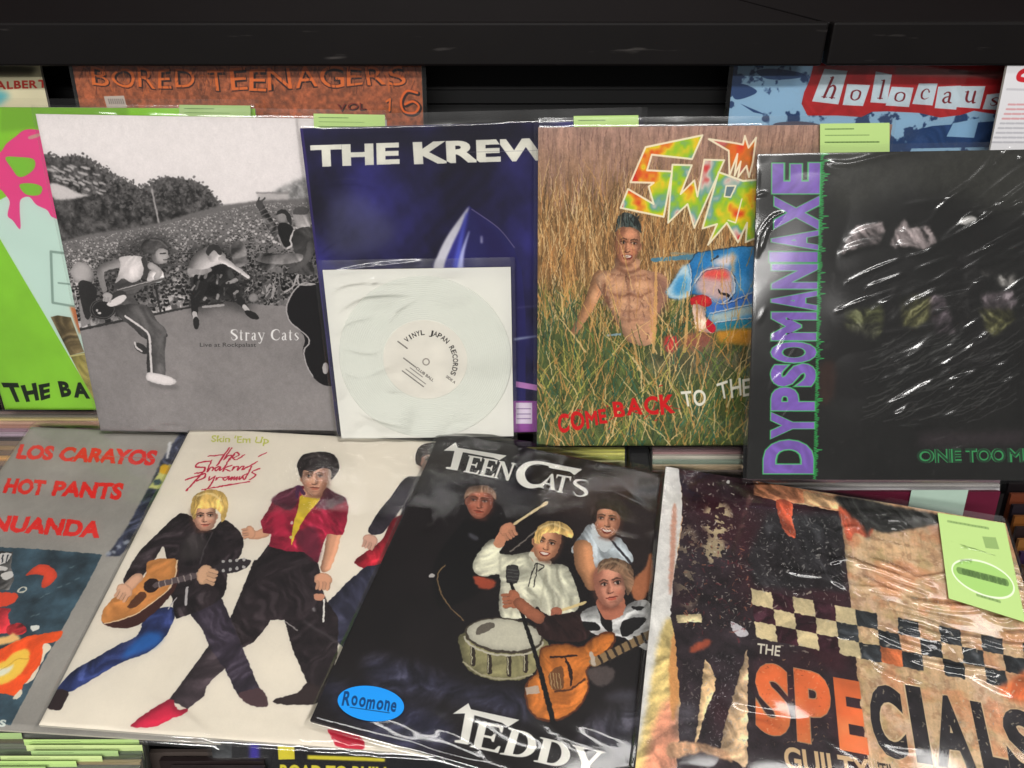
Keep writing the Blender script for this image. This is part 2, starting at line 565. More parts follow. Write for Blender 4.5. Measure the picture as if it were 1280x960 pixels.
    def hand(s, x, y, r, ang=0, skin=(205, 150, 118)):
        sk = np.array(skin, float)
        ca, sa = math.cos(math.radians(ang)), math.sin(math.radians(ang))
        s.ell(x, y, r, r * .75, sk, ang, pill=.2, pr=4)
        for i in range(4):
            u = (-.6 + .4 * i) * r
            p0 = (x + u * ca - .3 * r * sa, y + u * sa + .3 * r * ca)
            p1 = (x + u * ca - 1.05 * r * sa, y + u * sa + 1.05 * r * ca)
            s.line([p0, p1], r * .36, sk * (.92 + .06 * (i % 2)))
            s.line([(p0[0] + .2 * r * ca, p0[1] + .2 * r * sa), (p1[0] + .2 * r * ca, p1[1] + .2 * r * sa)], r * .08, sk * .55, alpha=.7)

    def image(s, name):
        im = bpy.data.images.new(name, s.n, s.n, alpha=False)
        a = np.ones((s.n, s.n, 4), np.float32)
        a[..., :3] = np.clip(s.img[::-1], 0, 1)
        im.pixels.foreach_set(a.ravel())
        im.update()
        im.pack()
        return im

# ------------------------------------------------------------------ the printed covers
K3, K4 = 1280 / 420., 1280 / 340.


def art_stray():
    a = Art(POSE['stray'].corners(), 900, (232, 226, 225), 11)
    g = lambda v: (v * 1.0, v * .97, v * .965)
    n = a.n
    a.V(0, 0, K3)
    # trees along the horizon
    t = fbm(n, 60, 60, 4, 5)
    tree = np.clip((.30 + (t - .5) * .55), .12, .62)[..., None] * np.array([1, .97, .965])
    a.poly([(120, 600), (170, 592), (215, 603), (250, 596), (290, 598), (335, 604), (355, 630), (400, 650), (428, 668), (440, 692), (480, 690), (515, 712), (560, 716), (590, 692), (625, 676), (665, 678), (700, 684), (745, 695), (790, 718), (818, 752), (838, 790), (760, 830), (600, 870), (400, 900), (230, 930), (120, 930)], (90, 86, 86), smooth=True, tex=tree, soft=1.2)
    edge = [(150, 600), (215, 606), (290, 600), (340, 612), (400, 655), (430, 675), (480, 696), (540, 716), (600, 690), (660, 682), (740, 700), (800, 735), (835, 780)]
    for _ in range(520):
        k = a.rng.integers(len(edge) - 1)
        t = a.rng.random()
        x = edge[k][0] * (1 - t) + edge[k + 1][0] * t + a.rng.normal(0, 6)
        y = edge[k][1] * (1 - t) + edge[k + 1][1] * t + a.rng.normal(2, 9)
        a.ell(x, y, a.rng.uniform(3, 8), a.rng.uniform(2, 6), g(a.rng.uniform(70, 120)), a.rng.uniform(0, 180), alpha=.85)
    for _ in range(800):
        x = a.rng.uniform(200, 820)
        y = np.interp(x, [200, 430, 560, 660, 820], [640, 690, 725, 695, 760]) + abs(a.rng.normal(0, 60))
        if y < np.interp(x, [200, 600, 840], [890, 850, 790]):
            a.ell(x, y, a.rng.uniform(3, 9), a.rng.uniform(2, 6), g(a.rng.choice([40, 56, 110, 130])), a.rng.uniform(0, 180), alpha=.5)
    for _ in range(60):
        x, y = a.rng.uniform(180, 400), a.rng.uniform(625, 745)
        if y < 600 + (x - 180) * .25 or y > 660 + (x - 150) * .4:
            continue
        a.line([(x, y), (x + a.rng.uniform(8, 22), y + a.rng.uniform(3, 10))], a.rng.uniform(5, 9), g(205), alpha=.8, soft=.8)
    a.poly([(190, 700), (235, 705), (300, 735), (340, 745), (215, 760)], g(210), smooth=True, soft=2)
    a.poly([(1050, 730), (1100, 700), (1160, 680), (1230, 690), (1300, 700), (1300, 780), (1040, 780)], g(165), smooth=True, soft=5, tex=np.clip(tree + .3, 0, .8))
    a.poly([(980, 738), (1100, 738), (1100, 790), (980, 790)], g(190), soft=2)
    a.line([(978, 735), (1100, 735)], 7, g(150), soft=1)
    a.line([(578, 720), (606, 850)], 6, g(190), soft=.6)
    # the crowd
    a.poly([(205, 930), (330, 892), (480, 872), (600, 850), (720, 815), (840, 782), (980, 765), (1300, 750), (1300, 1300), (250, 1300)], g(120), soft=2)
    a.V(0, 260, K3)
    pts = []
    for _ in range(3600):
        x = a.rng.uniform(215, 1300)
        top = np.interp(x, [215, 600, 980, 1300], [134, 66, -20, -25])
        bot = np.interp(x, [215, 320, 700, 1300], [400, 440, 372, 360])
        u = a.rng.random() ** 1.5
        pts.append((top + (bot - top) * u, x, u))
    pts.sort()
    for y, x, u in pts:
        r = 2.4 + 9.5 * u
        hz = .5 * (1 - u) ** 2
        right = x > 760 and u > .4
        body = a.rng.choice([225, 195, 150, 90, 40, 24], p=[.2, .15, .15, .15, .2, .15])
        face = a.rng.choice([200, 176, 150])
        if right:
            body, face = body * .55, face * .8
        mixf = lambda v: g(v * (1 - hz) + 165 * hz)
        a.ell(x, y + r * 1.1, r * 1.0, r * 1.0, mixf(body))
        a.ell(x, y, r * .56, r * .68, mixf(face))
        a.ell(x, y - r * .34, r * .58, r * .42, mixf(a.rng.choice([30, 48, 80])))
        if u > .3 and a.rng.random() < .2:
            d = a.rng.choice([-1, 1])
            a.line([(x + d * r * .8, y + r), (x + d * r * 1.4, y - r * .3), (x + d * r * 1.1, y - r * 1.5)], r * .4, mixf(face))
    # stage floor
    fl = fbm(n, 9, 7, 5, 8)
    fl = (.575 + (fl - .5) * .10)[..., None] * np.array([1, .962, .955])
    a.poly([(295, 466), (480, 424), (700, 380), (860, 356), (1000, 368), (1300, 385), (1300, 900), (370, 900)], g(148), tex=fl)
    a.line([(300, 464), (480, 426), (600, 402), (700, 382), (850, 360)], [9, 9, 8, 7, 5], g(60))
    a.poly([(300, 350), (345, 350), (345, 440), (310, 455)], g(150), soft=1)
    a.line([(262, 246), (430, 236)], 11, g(110))
    a.line([(262, 243), (430, 233)], 4, g(180))
    a.line([(610, 220), (720, 212)], 9, g(120))
    a.line([(594, 300), (612, 395)], 8, g(60))
    a.poly([(270, 240), (300, 205), (345, 225), (360, 270), (330, 285), (290, 280)], g(185), smooth=True, pill=.2)
    a.poly([(300, 285), (350, 285), (370, 330), (340, 420), (320, 400)], g(52), smooth=True)
    # guitarist, mid-stride
    a.V(80, 270, 6.4)
    a.poly([(260, 400), (430, 290), (620, 150), (820, 170), (900, 330), (830, 560), (640, 720), (300, 860), (200, 740)], g(40), smooth=True, soft=14, alpha=.55)
    a.poly([(960, 320), (1130, 220), (1300, 240), (1420, 420), (1500, 760), (1250, 720), (1020, 760)], g(34), smooth=True, soft=14, alpha=.6)
    a.line([(470, 370), (300, 430), (325, 585)], [70, 58, 42], g(172), smooth=True, pill=.25, light=(.4, 1, .6))
    a.poly([(430, 520), (560, 510), (640, 560), (560, 640), (600, 720), (440, 730), (400, 610)], g(96), smooth=True, fold=.3)
    a.poly([(445, 332), (540, 318), (632, 332), (650, 440), (600, 512), (540, 532), (475, 500), (412, 534), (440, 450), (452, 385)], g(222), smooth=True, pill=.12, fold=.12)
    a.line([(640, 350), (662, 430), (640, 490)], [40, 44, 30], g(70), smooth=True)
    a.ell(765, 318, 62, 66, g(150), 12, pill=.25, light=(.8, .4, .8))
    a.poly([(615, 260), (640, 205), (700, 178), (770, 182), (830, 230), (842, 290), (810, 262), (760, 262), (730, 300), (690, 300), (640, 292)], g(78), smooth=True, pill=.3, fold=.5)
    a.line([(690, 190), (770, 200), (825, 250)], 12, g(140), smooth=True, alpha=.6, soft=1)
    a.poly([(735, 290), (770, 262), (826, 270), (836, 310), (846, 330), (826, 342), (824, 368), (786, 382), (750, 360)], g(186), smooth=True, pill=.2)
    a.line([(770, 300), (815, 298)], 10, g(50))
    a.line([(800, 350), (822, 346)], 8, g(80))
    a.poly([(690, 440), (760, 418), (800, 462), (785, 520), (700, 535), (665, 510)], g(214), smooth=True, fold=.3)
    a.line([(700, 400), (760, 440), (740, 500)], [60, 48, 40], g(190), smooth=True, pill=.2)
    a.line([(420, 600), (640, 545), (800, 500)], [34, 30, 22], g(96), light=(0, 1, .8))
    a.line([(430, 590), (640, 535), (800, 490)], 6, g(200))
    a.ell(315, 745, 104, 82, g(52), -14, pill=.3)
    a.ell(315, 745, 96, 74, g(44), -14)
    for rr in (104, 88):
        t = np.linspace(0, 2 * np.pi, 40)
        a.line(np.c_[315 + rr * np.cos(t), 745 + rr * .79 * np.sin(t)], 5, g(140), alpha=.6)
    a.ell(285, 775, 14, 10, g(220))
    a.ell(265, 755, 10, 10, g(200))
    a.ell(440, 640, 62, 42, g(62), -20)
    a.poly([(345, 700), (400, 660), (470, 630), (500, 650), (470, 690), (380, 725)], g(225), smooth=True)
    a.hand(350, 640, 40, 10, g(185))
    a.V(0, 260, K3)
    a.poly([(440, 375), (500, 372), (560, 420), (628, 468), (634, 492), (560, 500), (500, 450), (450, 410)], g(80), smooth=True, fold=.3, pill=.3, light=(.5, .6, .6))
    a.poly([(470, 372), (560, 372), (600, 430), (634, 470), (628, 560), (628, 640), (566, 634), (560, 540), (556, 492), (500, 440)], g(98), smooth=True, fold=.25, pill=.3, light=(.9, .2, .7))
    a.line([(478, 412), (540, 455), (568, 486), (574, 560), (578, 632)], 8, g(225), smooth=True)
    a.ell(538, 534, 30, 16, g(60), 35)
    a.line([(515, 512), (520, 530), (540, 545)], 7, g(215), smooth=True)
    a.ell(625, 676, 62, 12, g(95), 8, alpha=.5, soft=5)
    a.poly([(563, 626), (600, 630), (630, 636), (665, 652), (672, 664), (650, 674), (615, 672), (562, 656)], g(232), smooth=True, pill=.15)
    a.line([(566, 660), (615, 677), (655, 677)], 4, g(130))
    # second performer leaping over the rail
    a.poly([(720, 215), (742, 175), (790, 152), (850, 168), (858, 205), (800, 230), (790, 250), (735, 268), (712, 245)], g(184), smooth=True, pill=.3, light=(.6, .9, .8))
    a.poly([(735, 265), (800, 228), (860, 215), (905, 280), (922, 330), (930, 378), (880, 350), (800, 340), (740, 335)], g(40), smooth=True, fold=.4)
    a.ell(816, 176, 26, 30, g(186), 20, light=(.7, .4, .8))
    a.poly([(785, 165), (800, 142), (832, 142), (846, 168), (836, 180), (815, 160), (795, 182)], g(58), smooth=True)
    a.line([(845, 195), (895, 225), (945, 262)], [26, 20, 14], g(206), light=(.2, 1, .8))
    a.line([(725, 240), (770, 245), (800, 235)], [22, 20, 14], g(165))
    a.line([(765, 300), (745, 350), (742, 410)], [48, 34, 20], g(42), smooth=True)
    a.line([(870, 290), (905, 340), (936, 378)], [46, 30, 20], g(42), smooth=True)
    a.line([(742, 402), (745, 420)], 18, g(200))
    a.line([(932, 376), (942, 388)], 18, g(205))
    a.ell(748, 438, 12, 24, g(45), -4)
    a.ell(960, 407, 30, 13, g(40), 28)
    a.line([(775, 376), (850, 370)], 9, g(175))
    # people at the rail on the right
    a.V(220, 230, 6.4)
    a.poly([(640, 560), (760, 555), (900, 560), (1010, 590), (1090, 640), (1100, 720), (980, 720), (860, 650), (700, 690)], g(70), smooth=True, fold=.7, alpha=.9)
    a.poly([(440, 490), (520, 460), (560, 520), (560, 640), (470, 650)], g(100), smooth=True, fold=.6)
    a.line([(668, 160), (740, 300), (830, 430)], [50, 74, 82], g(72), fold=.9)
    for i in range(7):
        u = i / 7
        a.line([(640 + u * 150, 190 + u * 230), (700 + u * 150, 160 + u * 240)], 8, g(150), alpha=.6)
    a.ell(670, 165, 30, 34, g(80))
    a.line([(655, 140), (665, 112)], 12, g(70))
    a.line([(685, 140), (712, 112)], 12, g(80))
    a.ell(850, 258, 48, 60, g(150), pill=.3)
    a.poly([(800, 250), (820, 212), (870, 205), (915, 250), (925, 330), (895, 300), (870, 240), (830, 240)], g(50), smooth=True)
    a.poly([(815, 330), (880, 310), (945, 370), (915, 500), (870, 525), (830, 440)], g(34), smooth=True)
    a.line([(945, 370), (915, 440), (925, 490), (880, 520)], 14, g(215), smooth=True)
    a.line([(815, 410), (850, 490), (880, 522)], 16, g(150), smooth=True)
    a.poly([(930, 240), (960, 195), (1030, 185), (1070, 240), (1072, 350), (980, 360)], g(150), smooth=True, fold=.4)
    a.poly([(935, 235), (950, 195), (1010, 180), (1060, 200), (1050, 240), (980, 245)], g(85), smooth=True)
    a.poly([(945, 375), (1085, 350), (1110, 480), (1080, 560), (1000, 600), (940, 520)], g(66), smooth=True, fold=.3)
    a.line([(1075, 490), (1060, 580), (960, 680), (905, 700)], [60, 56, 44, 34], g(120), smooth=True, pill=.3)
    a.poly([(650, 590), (860, 560), (1000, 560), (1005, 610), (880, 640), (690, 630)], g(120), smooth=True, fold=.4)
    for _ in range(60):
        x, y = a.rng.uniform(130, 1100), a.rng.uniform(740, 930)
        if x > 880 + (y - 700) * -.2 and y > 760:
            continue
        L, an = a.rng.uniform(20, 80), a.rng.uniform(-1.9, -.3)
        a.line([(x, y), (x + L * math.cos(an), y + L * math.sin(an))], a.rng.uniform(8, 24), g(a.rng.choice([60, 45, 150, 180, 95])), alpha=.8)
    a.ell(620, 910, 40, 36, g(150), pill=.3)
    # the black bass
    a.V(0, 260, K3)
    a.poly([(1225, 285), (1180, 280), (1140, 292), (1108, 330), (1090, 382), (1102, 430), (1140, 466), (1162, 498), (1154, 545), (1166, 596), (1190, 640), (1220, 668), (1260, 680), (1420, 690), (1440, 280)], (26, 24, 26), smooth=True)
    a.line([(1200, 290), (1150, 288), (1110, 330), (1092, 382), (1104, 430), (1142, 464), (1172, 490), (1178, 515), (1158, 545), (1168, 598), (1192, 642)], 5, g(185), smooth=True)
    a.line([(1085, 320), (1115, 300), (1135, 255), (1140, 290), (1200, 290)], 6, g(185), smooth=True)
    a.ell(1240, 610, 12, 22, g(190))
    a.organic(.7, 150, .06, .06)
    # lettering
    x = 876
    for c, wd, hi in (('S', 32, 0), ('t', 17, 1), ('r', 22, 2), ('a', 23, 2), ('y', 28, 2), (' ', 14, 0), ('C', 38, 0), ('a', 24, 2), ('t', 18, 1), ('s', 22, 2)):
        if c != ' ':
            top = (461, 463, 474)[hi]
            a.serif(c, [(x + 2, top), (x + wd - 1, top), (x + wd - 1, 504), (x + 2, 504)], (245, 242, 240))
        x += wd + 3
    a.text('Live at Rockpalast', [(762, 512), (976, 512), (976, 528), (762, 528)], (40, 38, 38), alpha=.8)
    return a


def art_krew():
    a = Art(POSE['krew'].corners(), 800, (31, 29, 62), 12)
    n = a.n
    f1, f2 = fbm(n, 5, 4, 5, 21), fbm(n, 7, 3, 4, 22)
    a.img[...] = np.array([26, 24, 44]) / 255. + (f1[..., None] - .35).clip(0) * np.array([70, 66, 200]) / 255. * .9
    a.V(400, 0, K3)
    a.poly([(-90, 500), (900, 480), (900, 560), (-90, 600)], (26, 25, 40), alpha=.8, soft=18)
    a.poly([(40, 760), (130, 740), (220, 790), (290, 900), (200, 960), (40, 960)], (88, 90, 112), smooth=True, alpha=.5, soft=18)
    for i in range(7):
        x = 240 + i * 75
        a.line([(x, 960), (x + 300, 660)], 26, (48, 42, 120), alpha=.28, soft=10)
    # the polished spike
    a.V(360, 260, K3)
    a.poly([(690, -8), (735, 25), (800, 75), (855, 140), (890, 230), (905, 400), (905, 900), (520, 900), (520, 330), (556, 235), (600, 135), (645, 60)], (40, 38, 96), smooth=False)
    a.poly([(690, -8), (648, 70), (610, 140), (585, 240), (650, 240), (660, 150), (680, 80)], (52, 50, 130), smooth=True, soft=3)
    a.poly([(690, -5), (640, 58), (600, 118), (570, 180), (552, 240), (552, 420), (585, 420), (592, 240), (622, 150), (660, 70)], (205, 203, 212), smooth=True, soft=2.5)
    a.line([(680, 20), (655, 140), (640, 240), (636, 400)], [6, 16, 26, 30], (80, 88, 190), smooth=True, soft=3)
    a.line([(690, 90), (665, 170), (655, 240)], [4, 14, 24], (178, 182, 226), smooth=True, soft=2.5)
    a.line([(738, 110), (738, 130)], 9, (200, 200, 230), soft=2)
    a.poly([(700, 0), (760, 60), (835, 150), (870, 240), (880, 500), (770, 500), (760, 200)], (36, 30, 84), smooth=True, soft=8, alpha=.8)
    a.line([(700, 5), (800, 75), (862, 150)], 4, (120, 110, 150), smooth=True, alpha=.7)
    a.line([(865, 500), (960, 486)], [10, 3], (150, 160, 190), soft=1.5)
    a.line([(872, 380), (950, 372)], 5, (70, 66, 110), soft=2)
    # the purple strip and white card at the foot
    a.poly([(868, 660), (960, 676), (960, 698), (868, 682)], (188, 130, 190))
    a.poly([(700, 735), (960, 735), (960, 872), (700, 872)], (150, 84, 158))
    a.poly([(868, 742), (930, 742), (930, 822), (868, 822)], (222, 210, 226))
    for y in (765, 785, 803):
        a.line([(872, y), (924, y)], 3, (120, 90, 140))
    a.V(0, 0, 1)
    a.text('THE', [(387.5, 180), (499, 176.5), (499.5, 205), (389, 209)], (228, 226, 214), .045)
    a.text('KREW', [(515.5, 176), (694, 170), (694, 200), (517.5, 205.5)], (228, 226, 214), .045)
    a.line([(376, 162), (380, 190), (420, 540)], 5, (66, 52, 120), alpha=.7)
    a.tint(None, .12, 12, 5)
    return a


def art_swamp():
    a = Art(POSE['swamp'].corners(), 900, (150, 115, 90), 13)
    n = a.n
    yy = np.linspace(0, 1, n)[:, None, None]
    top, mid, low = np.array([176, 142, 128.]), np.array([146, 112, 72.]), np.array([86, 98, 56.])
    col = np.where(yy < .25, top + (mid - top) * yy / .25, np.where(yy < .55, mid + (low - mid) * np.clip((yy - .42) / .13, 0, 1), low))
    a.img[...] = col / 255. * (0.8 + .4 * fbm(n, 120, 20, 3, 31)[..., None])
    pal_t = [(182, 146, 132), (150, 118, 108), (120, 92, 82), (196, 160, 140)]
    pal_m = [(206, 162, 104), (104, 78, 50), (226, 190, 134), (164, 124, 78), (86, 70, 46), (200, 144, 88), (234, 206, 156)]
    pal_l = [(62, 92, 52), (46, 96, 84), (150, 140, 76), (210, 180, 108), (58, 70, 34), (112, 124, 64), (196, 140, 74), (40, 60, 44)]
    a.V(0, 0, 1)
    H = np.linalg.inv(a.H)

    def grass(m, y0, y1, pal, L0, L1, lean, wd, al=.8):
        for _ in range(m):
            x, y = a.rng.uniform(0, n), a.rng.uniform(y0, y1) * n
            L = a.rng.uniform(L0, L1) * n
            dx = a.rng.normal(0, lean) * L
            p = np.array([[x, y, 1], [x + dx * .4, y - L * .55, 1], [x + dx, y - L, 1]]) @ H.T
            p = p[:, :2] / p[:, 2:]
            a.line(p, [wd * a.rng.uniform(.6, 1.2), wd * .8, wd * .4], pal[a.rng.integers(len(pal))], alpha=al)
    grass(520, .03, .26, pal_t, .04, .12, .08, 1.3, .6)
    grass(2300, .2, .62, pal_m, .03, .13, .2, 1.15)
    grass(1900, .5, 1.02, pal_l, .025, .10, .5, 1.3)
    # the man wading
    a.V(700, 260, 5.3333)
    sk = (200, 154, 122)
    a.line([(270, 470), (215, 600), (150, 730), (95, 830)], [110, 84, 64, 44], (200, 148, 108), smooth=True, pill=.25, light=(.7, .3, .7))
    a.poly([(375, 330), (362, 400), (285, 425), (240, 480), (285, 580), (330, 670), (395, 790), (470, 900), (620, 900), (650, 720), (700, 640), (725, 520), (690, 445), (610, 420), (535, 400), (525, 340)], sk, smooth=True, pill=.25, pr=12, light=(.8, .1, .7))
    for _ in range(130):
        x, y = a.rng.uniform(290, 690), a.rng.uniform(440, 760)
        a.ell(x, y, a.rng.uniform(5, 18), a.rng.uniform(4, 12), ((132, 88, 70), (150, 112, 96), (232, 186, 146), (186, 150, 140))[a.rng.integers(4)], a.rng.uniform(0, 90), alpha=.35, soft=1.5)
    a.poly([(610, 440), (700, 470), (725, 560), (700, 680), (640, 740), (640, 560)], (120, 84, 74), smooth=True, alpha=.6, soft=5)
    a.line([(440, 470), (520, 478), (600, 470)], 14, (140, 90, 68), smooth=True, alpha=.5, soft=3)
    # chest, collar bones, arms
    for p_, wd_, al_ in (([(330, 440), (430, 452), (450, 470)], 12, .5), ([(570, 445), (490, 455), (458, 472)], 12, .5), ([(330, 560), (400, 590), (455, 575)], 16, .55), ([(600, 555), (530, 590), (460, 575)], 16, .55), ([(456, 470), (458, 580), (462, 760)], 12, .45), ([(290, 480), (300, 560), (320, 640)], 20, .6), ([(400, 680), (455, 690), (520, 680)], 10, .4), ([(410, 740), (460, 750), (530, 740)], 10, .4), ([(380, 400), (450, 430), (530, 405)], 22, .6)):
        a.line(p_, wd_, (112, 70, 52), smooth=True, alpha=al_, soft=2.5)
    for cx_, cy_, rx_, ry_ in ((385, 520, 50, 34), (545, 515, 44, 32), (280, 470, 34, 40), (430, 640, 24, 40), (490, 640, 24, 40), (230, 590, 20, 50)):
        a.ell(cx_, cy_, rx_, ry_, (240, 196, 156), alpha=.5, soft=5)
    a.head(452, 248, 172, 262, 4, (204, 146, 112), -1, grin=True)
    a.speck(26, (120, 76, 54), 10, 26, (385, 200, 520, 330), .5)
    a.poly([(366, 165), (372, 110), (388, 62), (430, 28), (478, 42), (512, 70), (540, 118), (544, 168), (515, 140), (470, 128), (420, 124), (388, 140)], (58, 62, 58), smooth=True, strand=.8)
    for _ in range(18):
        x = a.rng.uniform(375, 530)
        a.line([(x, 120), (x + a.rng.normal(0, 14), a.rng.uniform(28, 80))], 8, (80, 96, 92) if a.rng.random() < .5 else (36, 38, 36), alpha=.8)
    # the painted board he carries
    sw = fbm(n, 5, 7, 3, 77)[..., None]
    blue = np.array([64, 146, 202]) / 255. + (sw - .5) * np.array([.5, .35, .25])
    a.line([(620, 345), (760, 334), (900, 322), (1040, 305)], [26, 28, 34, 30], (88, 138, 160), smooth=True)
    a.line([(740, 300), (900, 308), (1060, 296)], 12, (150, 150, 130), alpha=.8)
    a.poly([(704, 560), (745, 500), (800, 410), (860, 370), (905, 300), (1040, 280), (1180, 258), (1400, 250), (1400, 800), (1180, 800), (1040, 830), (985, 740), (960, 690), (1000, 600), (880, 575), (790, 610), (730, 600)], (66, 150, 206), tex=np.clip(blue, 0, 1), pill=.1)
    a.line([(704, 560), (745, 500), (800, 410), (860, 370), (905, 300), (1040, 280), (1180, 258), (1400, 250)], 7, (44, 66, 84), alpha=.8)
    a.line([(704, 560), (730, 600), (790, 610), (880, 575), (1000, 600), (960, 690), (985, 740), (1040, 830), (1180, 800)], 8, (44, 50, 64), alpha=.7, soft=1)
    a.poly([(704, 560), (745, 500), (810, 395), (850, 380), (868, 480), (850, 590), (760, 606)], (196, 218, 226), smooth=True, soft=3)
    a.poly([(750, 540), (800, 450), (850, 470), (845, 560), (780, 580)], (74, 158, 204), smooth=True, soft=6)
    a.poly([(900, 500), (960, 420), (1080, 400), (1150, 440), (1160, 560), (1080, 640), (1000, 600), (920, 570)], (206, 178, 176), smooth=True, soft=8)
    a.poly([(940, 450), (1010, 405), (1110, 410), (1120, 470), (1020, 470)], (222, 92, 84), smooth=True, soft=6)
    a.poly([(1010, 360), (1120, 310), (1180, 330), (1120, 390)], (226, 214, 214), smooth=True, soft=6)
    a.line([(1150, 300), (1155, 420)], 26, (196, 168, 130), alpha=.7, soft=3)
    a.poly([(1000, 640), (1120, 600), (1290, 560), (1290, 620), (1120, 680), (1010, 700)], (70, 120, 196), smooth=True, soft=6)
    a.poly([(1000, 720), (1150, 680), (1290, 650), (1290, 700), (1150, 740), (1040, 760)], (206, 206, 190), smooth=True, soft=5, alpha=.8)
    a.poly([(1050, 770), (1290, 740), (1290, 800), (1050, 812)], (52, 140, 168), smooth=True, soft=3)
    a.poly([(1040, 818), (1290, 800), (1290, 920), (1060, 900)], (206, 148, 56), soft=5)
    a.poly([(866, 606), (900, 586), (965, 580), (1008, 606), (1004, 648), (950, 664), (884, 650)], (208, 40, 48), smooth=True, pill=.2)
    a.poly([(885, 650), (955, 660), (985, 790), (1030, 830), (920, 820), (895, 740)], (226, 196, 178), smooth=True, fold=.4)
    a.poly([(985, 740), (1036, 790), (1020, 830), (975, 800)], (196, 30, 52), smooth=True)
    a.line([(1055, 540), (1068, 568), (1110, 578), (1136, 600), (1126, 624)], [5, 16, 18, 14, 4], (40, 34, 40), smooth=True)
    a.line([(1160, 450), (1166, 490)], 9, (60, 50, 60), alpha=.7)
    a.line([(1010, 350), (1050, 322)], 14, (38, 44, 54), alpha=.8)
    a.poly([(700, 870), (760, 850), (800, 900), (760, 960), (705, 950)], (212, 58, 60), smooth=True, soft=4)
    a.poly([(830, 850), (960, 830), (1020, 880), (950, 960), (840, 930)], (170, 92, 80), smooth=True, soft=8, alpha=.8)
    a.poly([(620, 960), (860, 940), (1240, 930), (1290, 1080), (640, 1100)], (120, 106, 94), smooth=True, soft=22, alpha=.55, fold=.5)
    a.line([(320, 850), (400, 842)], 12, (150, 180, 200), alpha=.8)
    for _ in range(90):
        x, y = a.rng.uniform(240, 700), a.rng.uniform(420, 860)
        if abs(x - 470) > 240 - (y - 420) * .25:
            continue
        a.line([(x, y), (x + a.rng.normal(0, 12), y + a.rng.uniform(10, 46))], a.rng.uniform(4, 11), ((96, 66, 50), (124, 92, 78), (236, 196, 160), (150, 116, 104))[a.rng.integers(4)], alpha=.5)
    for p_ in ([(860, 372), (874, 470), (858, 588)], [(900, 500), (960, 420), (1080, 398), (1150, 440), (1160, 560), (1080, 640)], [(1000, 600), (1080, 640), (1200, 600), (1290, 560)], [(1000, 705), (1150, 670), (1290, 640)], [(1040, 765), (1160, 745), (1290, 735)]):
        a.line(p_, 8, (236, 232, 224), smooth=True, alpha=.75)
        a.line([(x + 7, y + 5) for x, y in p_], 4, (40, 60, 90), smooth=True, alpha=.7)
    # reeds in front
    straw = [(222, 176, 112), (206, 154, 90), (236, 202, 140), (186, 140, 80)]
    for x0, y0, x1, y1, wd in ((640, 370, 620, 960, 22), (850, 560, 830, 960, 18), (910, 620, 915, 1100, 16), (0, 180, 60, 640, 8), (10, 330, 100, 600, 8), (60, 300, 110, 620, 8), (0, 560, 20, 740, 10), (0, 740, 170, 960, 12), (270, 640, 260, 900, 8), (480, 860, 520, 1080, 16)):
        a.line([(x0, y0), ((x0 + x1) / 2 + 6, (y0 + y1) / 2), (x1, y1)], [wd * .6, wd, wd], straw[a.rng.integers(4)], smooth=True, alpha=.85)
    a.V(0, 0, 1)
    grass(330, .66, 1.05, straw + [(190, 180, 90), (120, 140, 70), (232, 206, 150), (70, 92, 50), (58, 110, 86)], .04, .18, .5, 1.5, .9)
    grass(130, .35, .72, straw, .06, .22, .3, 1.1, .75)
    a.organic(1.2, 130, .10, .10)
    # lettering
    a.V(760, 155, 6.4)
    L1, L2, L3 = fbm(n, 13, 11, 4, 41), 0, 0
    pal = np.array([(206, 44, 40), (226, 120, 44), (232, 206, 46), (160, 200, 50), (120, 170, 160), (214, 200, 190), (210, 60, 60)]) / 255.
    idx = np.clip(((L1 - .22) / .56) * (len(pal) - 1), 0, len(pal) - 1.001)
    i0 = idx.astype(int)
    mix = pal[i0] * (1 - (idx - i0))[..., None] + pal[np.minimum(i0 + 1, len(pal) - 1)] * (idx - i0)[..., None]
    cream = (246, 236, 206)
    polys = [
        [(805, 120), (1000, 150), (1080, 165), (1095, 95), (1125, 190), (1185, 110), (1160, 300), (1128, 425), (1108, 335), (1040, 425), (1062, 300), (1012, 412), (1036, 240), (972, 412), (966, 215)],
        [(755, 90), (300, 185), (180, 465), (365, 470), (325, 500), (365, 640), (160, 520), (100, 670), (445, 742), (512, 380), (312, 370), (350, 245), (672, 280)],
        [(515, 325), (670, 330), (580, 560), (690, 450), (715, 580), (770, 285), (930, 290), (690, 830), (635, 640), (480, 790)],
        [(885, 385), (1080, 455), (1300, 440), (1300, 860), (1100, 945), (1112, 790), (1040, 945), (950, 790), (800, 965), (872, 800), (755, 835)],
    ]
    for i, p in enumerate(polys):
        tx = mix if i else np.clip(pal[0] * .6 + mix * .45, 0, 1)
        a.poly(p, (200, 100, 60), tex=tx)
        a.line(p + [p[0]], 15, cream)
    hole = [(945, 495), (1022, 495), (980, 585), (930, 580)]
    a.poly(hole, (110, 130, 140))
    a.line(hole + [hole[0]], 12, cream)
    a.line([(960, 770), (1020, 790), (1070, 600)], 11, cream)
    a.V(680, 470, 4.5714)
    red, wht = (214, 24, 28), (240, 236, 222)
    a.row('COME', [(72, 215), (352, 180), (366, 275), (82, 335)], red, .035, .05)
    a.row('BACK', [(392, 142), (742, 92), (748, 212), (402, 236)], red, .035, .05)
    for _ in range(26):
        x = a.rng.uniform(80, 740)
        y = 250 - (x - 80) * .16 + a.rng.normal(0, 40)
        a.line([(x, y), (x + a.rng.normal(0, 20), y + a.rng.normal(0, 20))], a.rng.uniform(3, 7), red, alpha=.8)
    a.rng = np.random.default_rng(4)
    a.row('TO', [(780, 85), (920, 65), (930, 160), (800, 178)], wht, .02, .05)
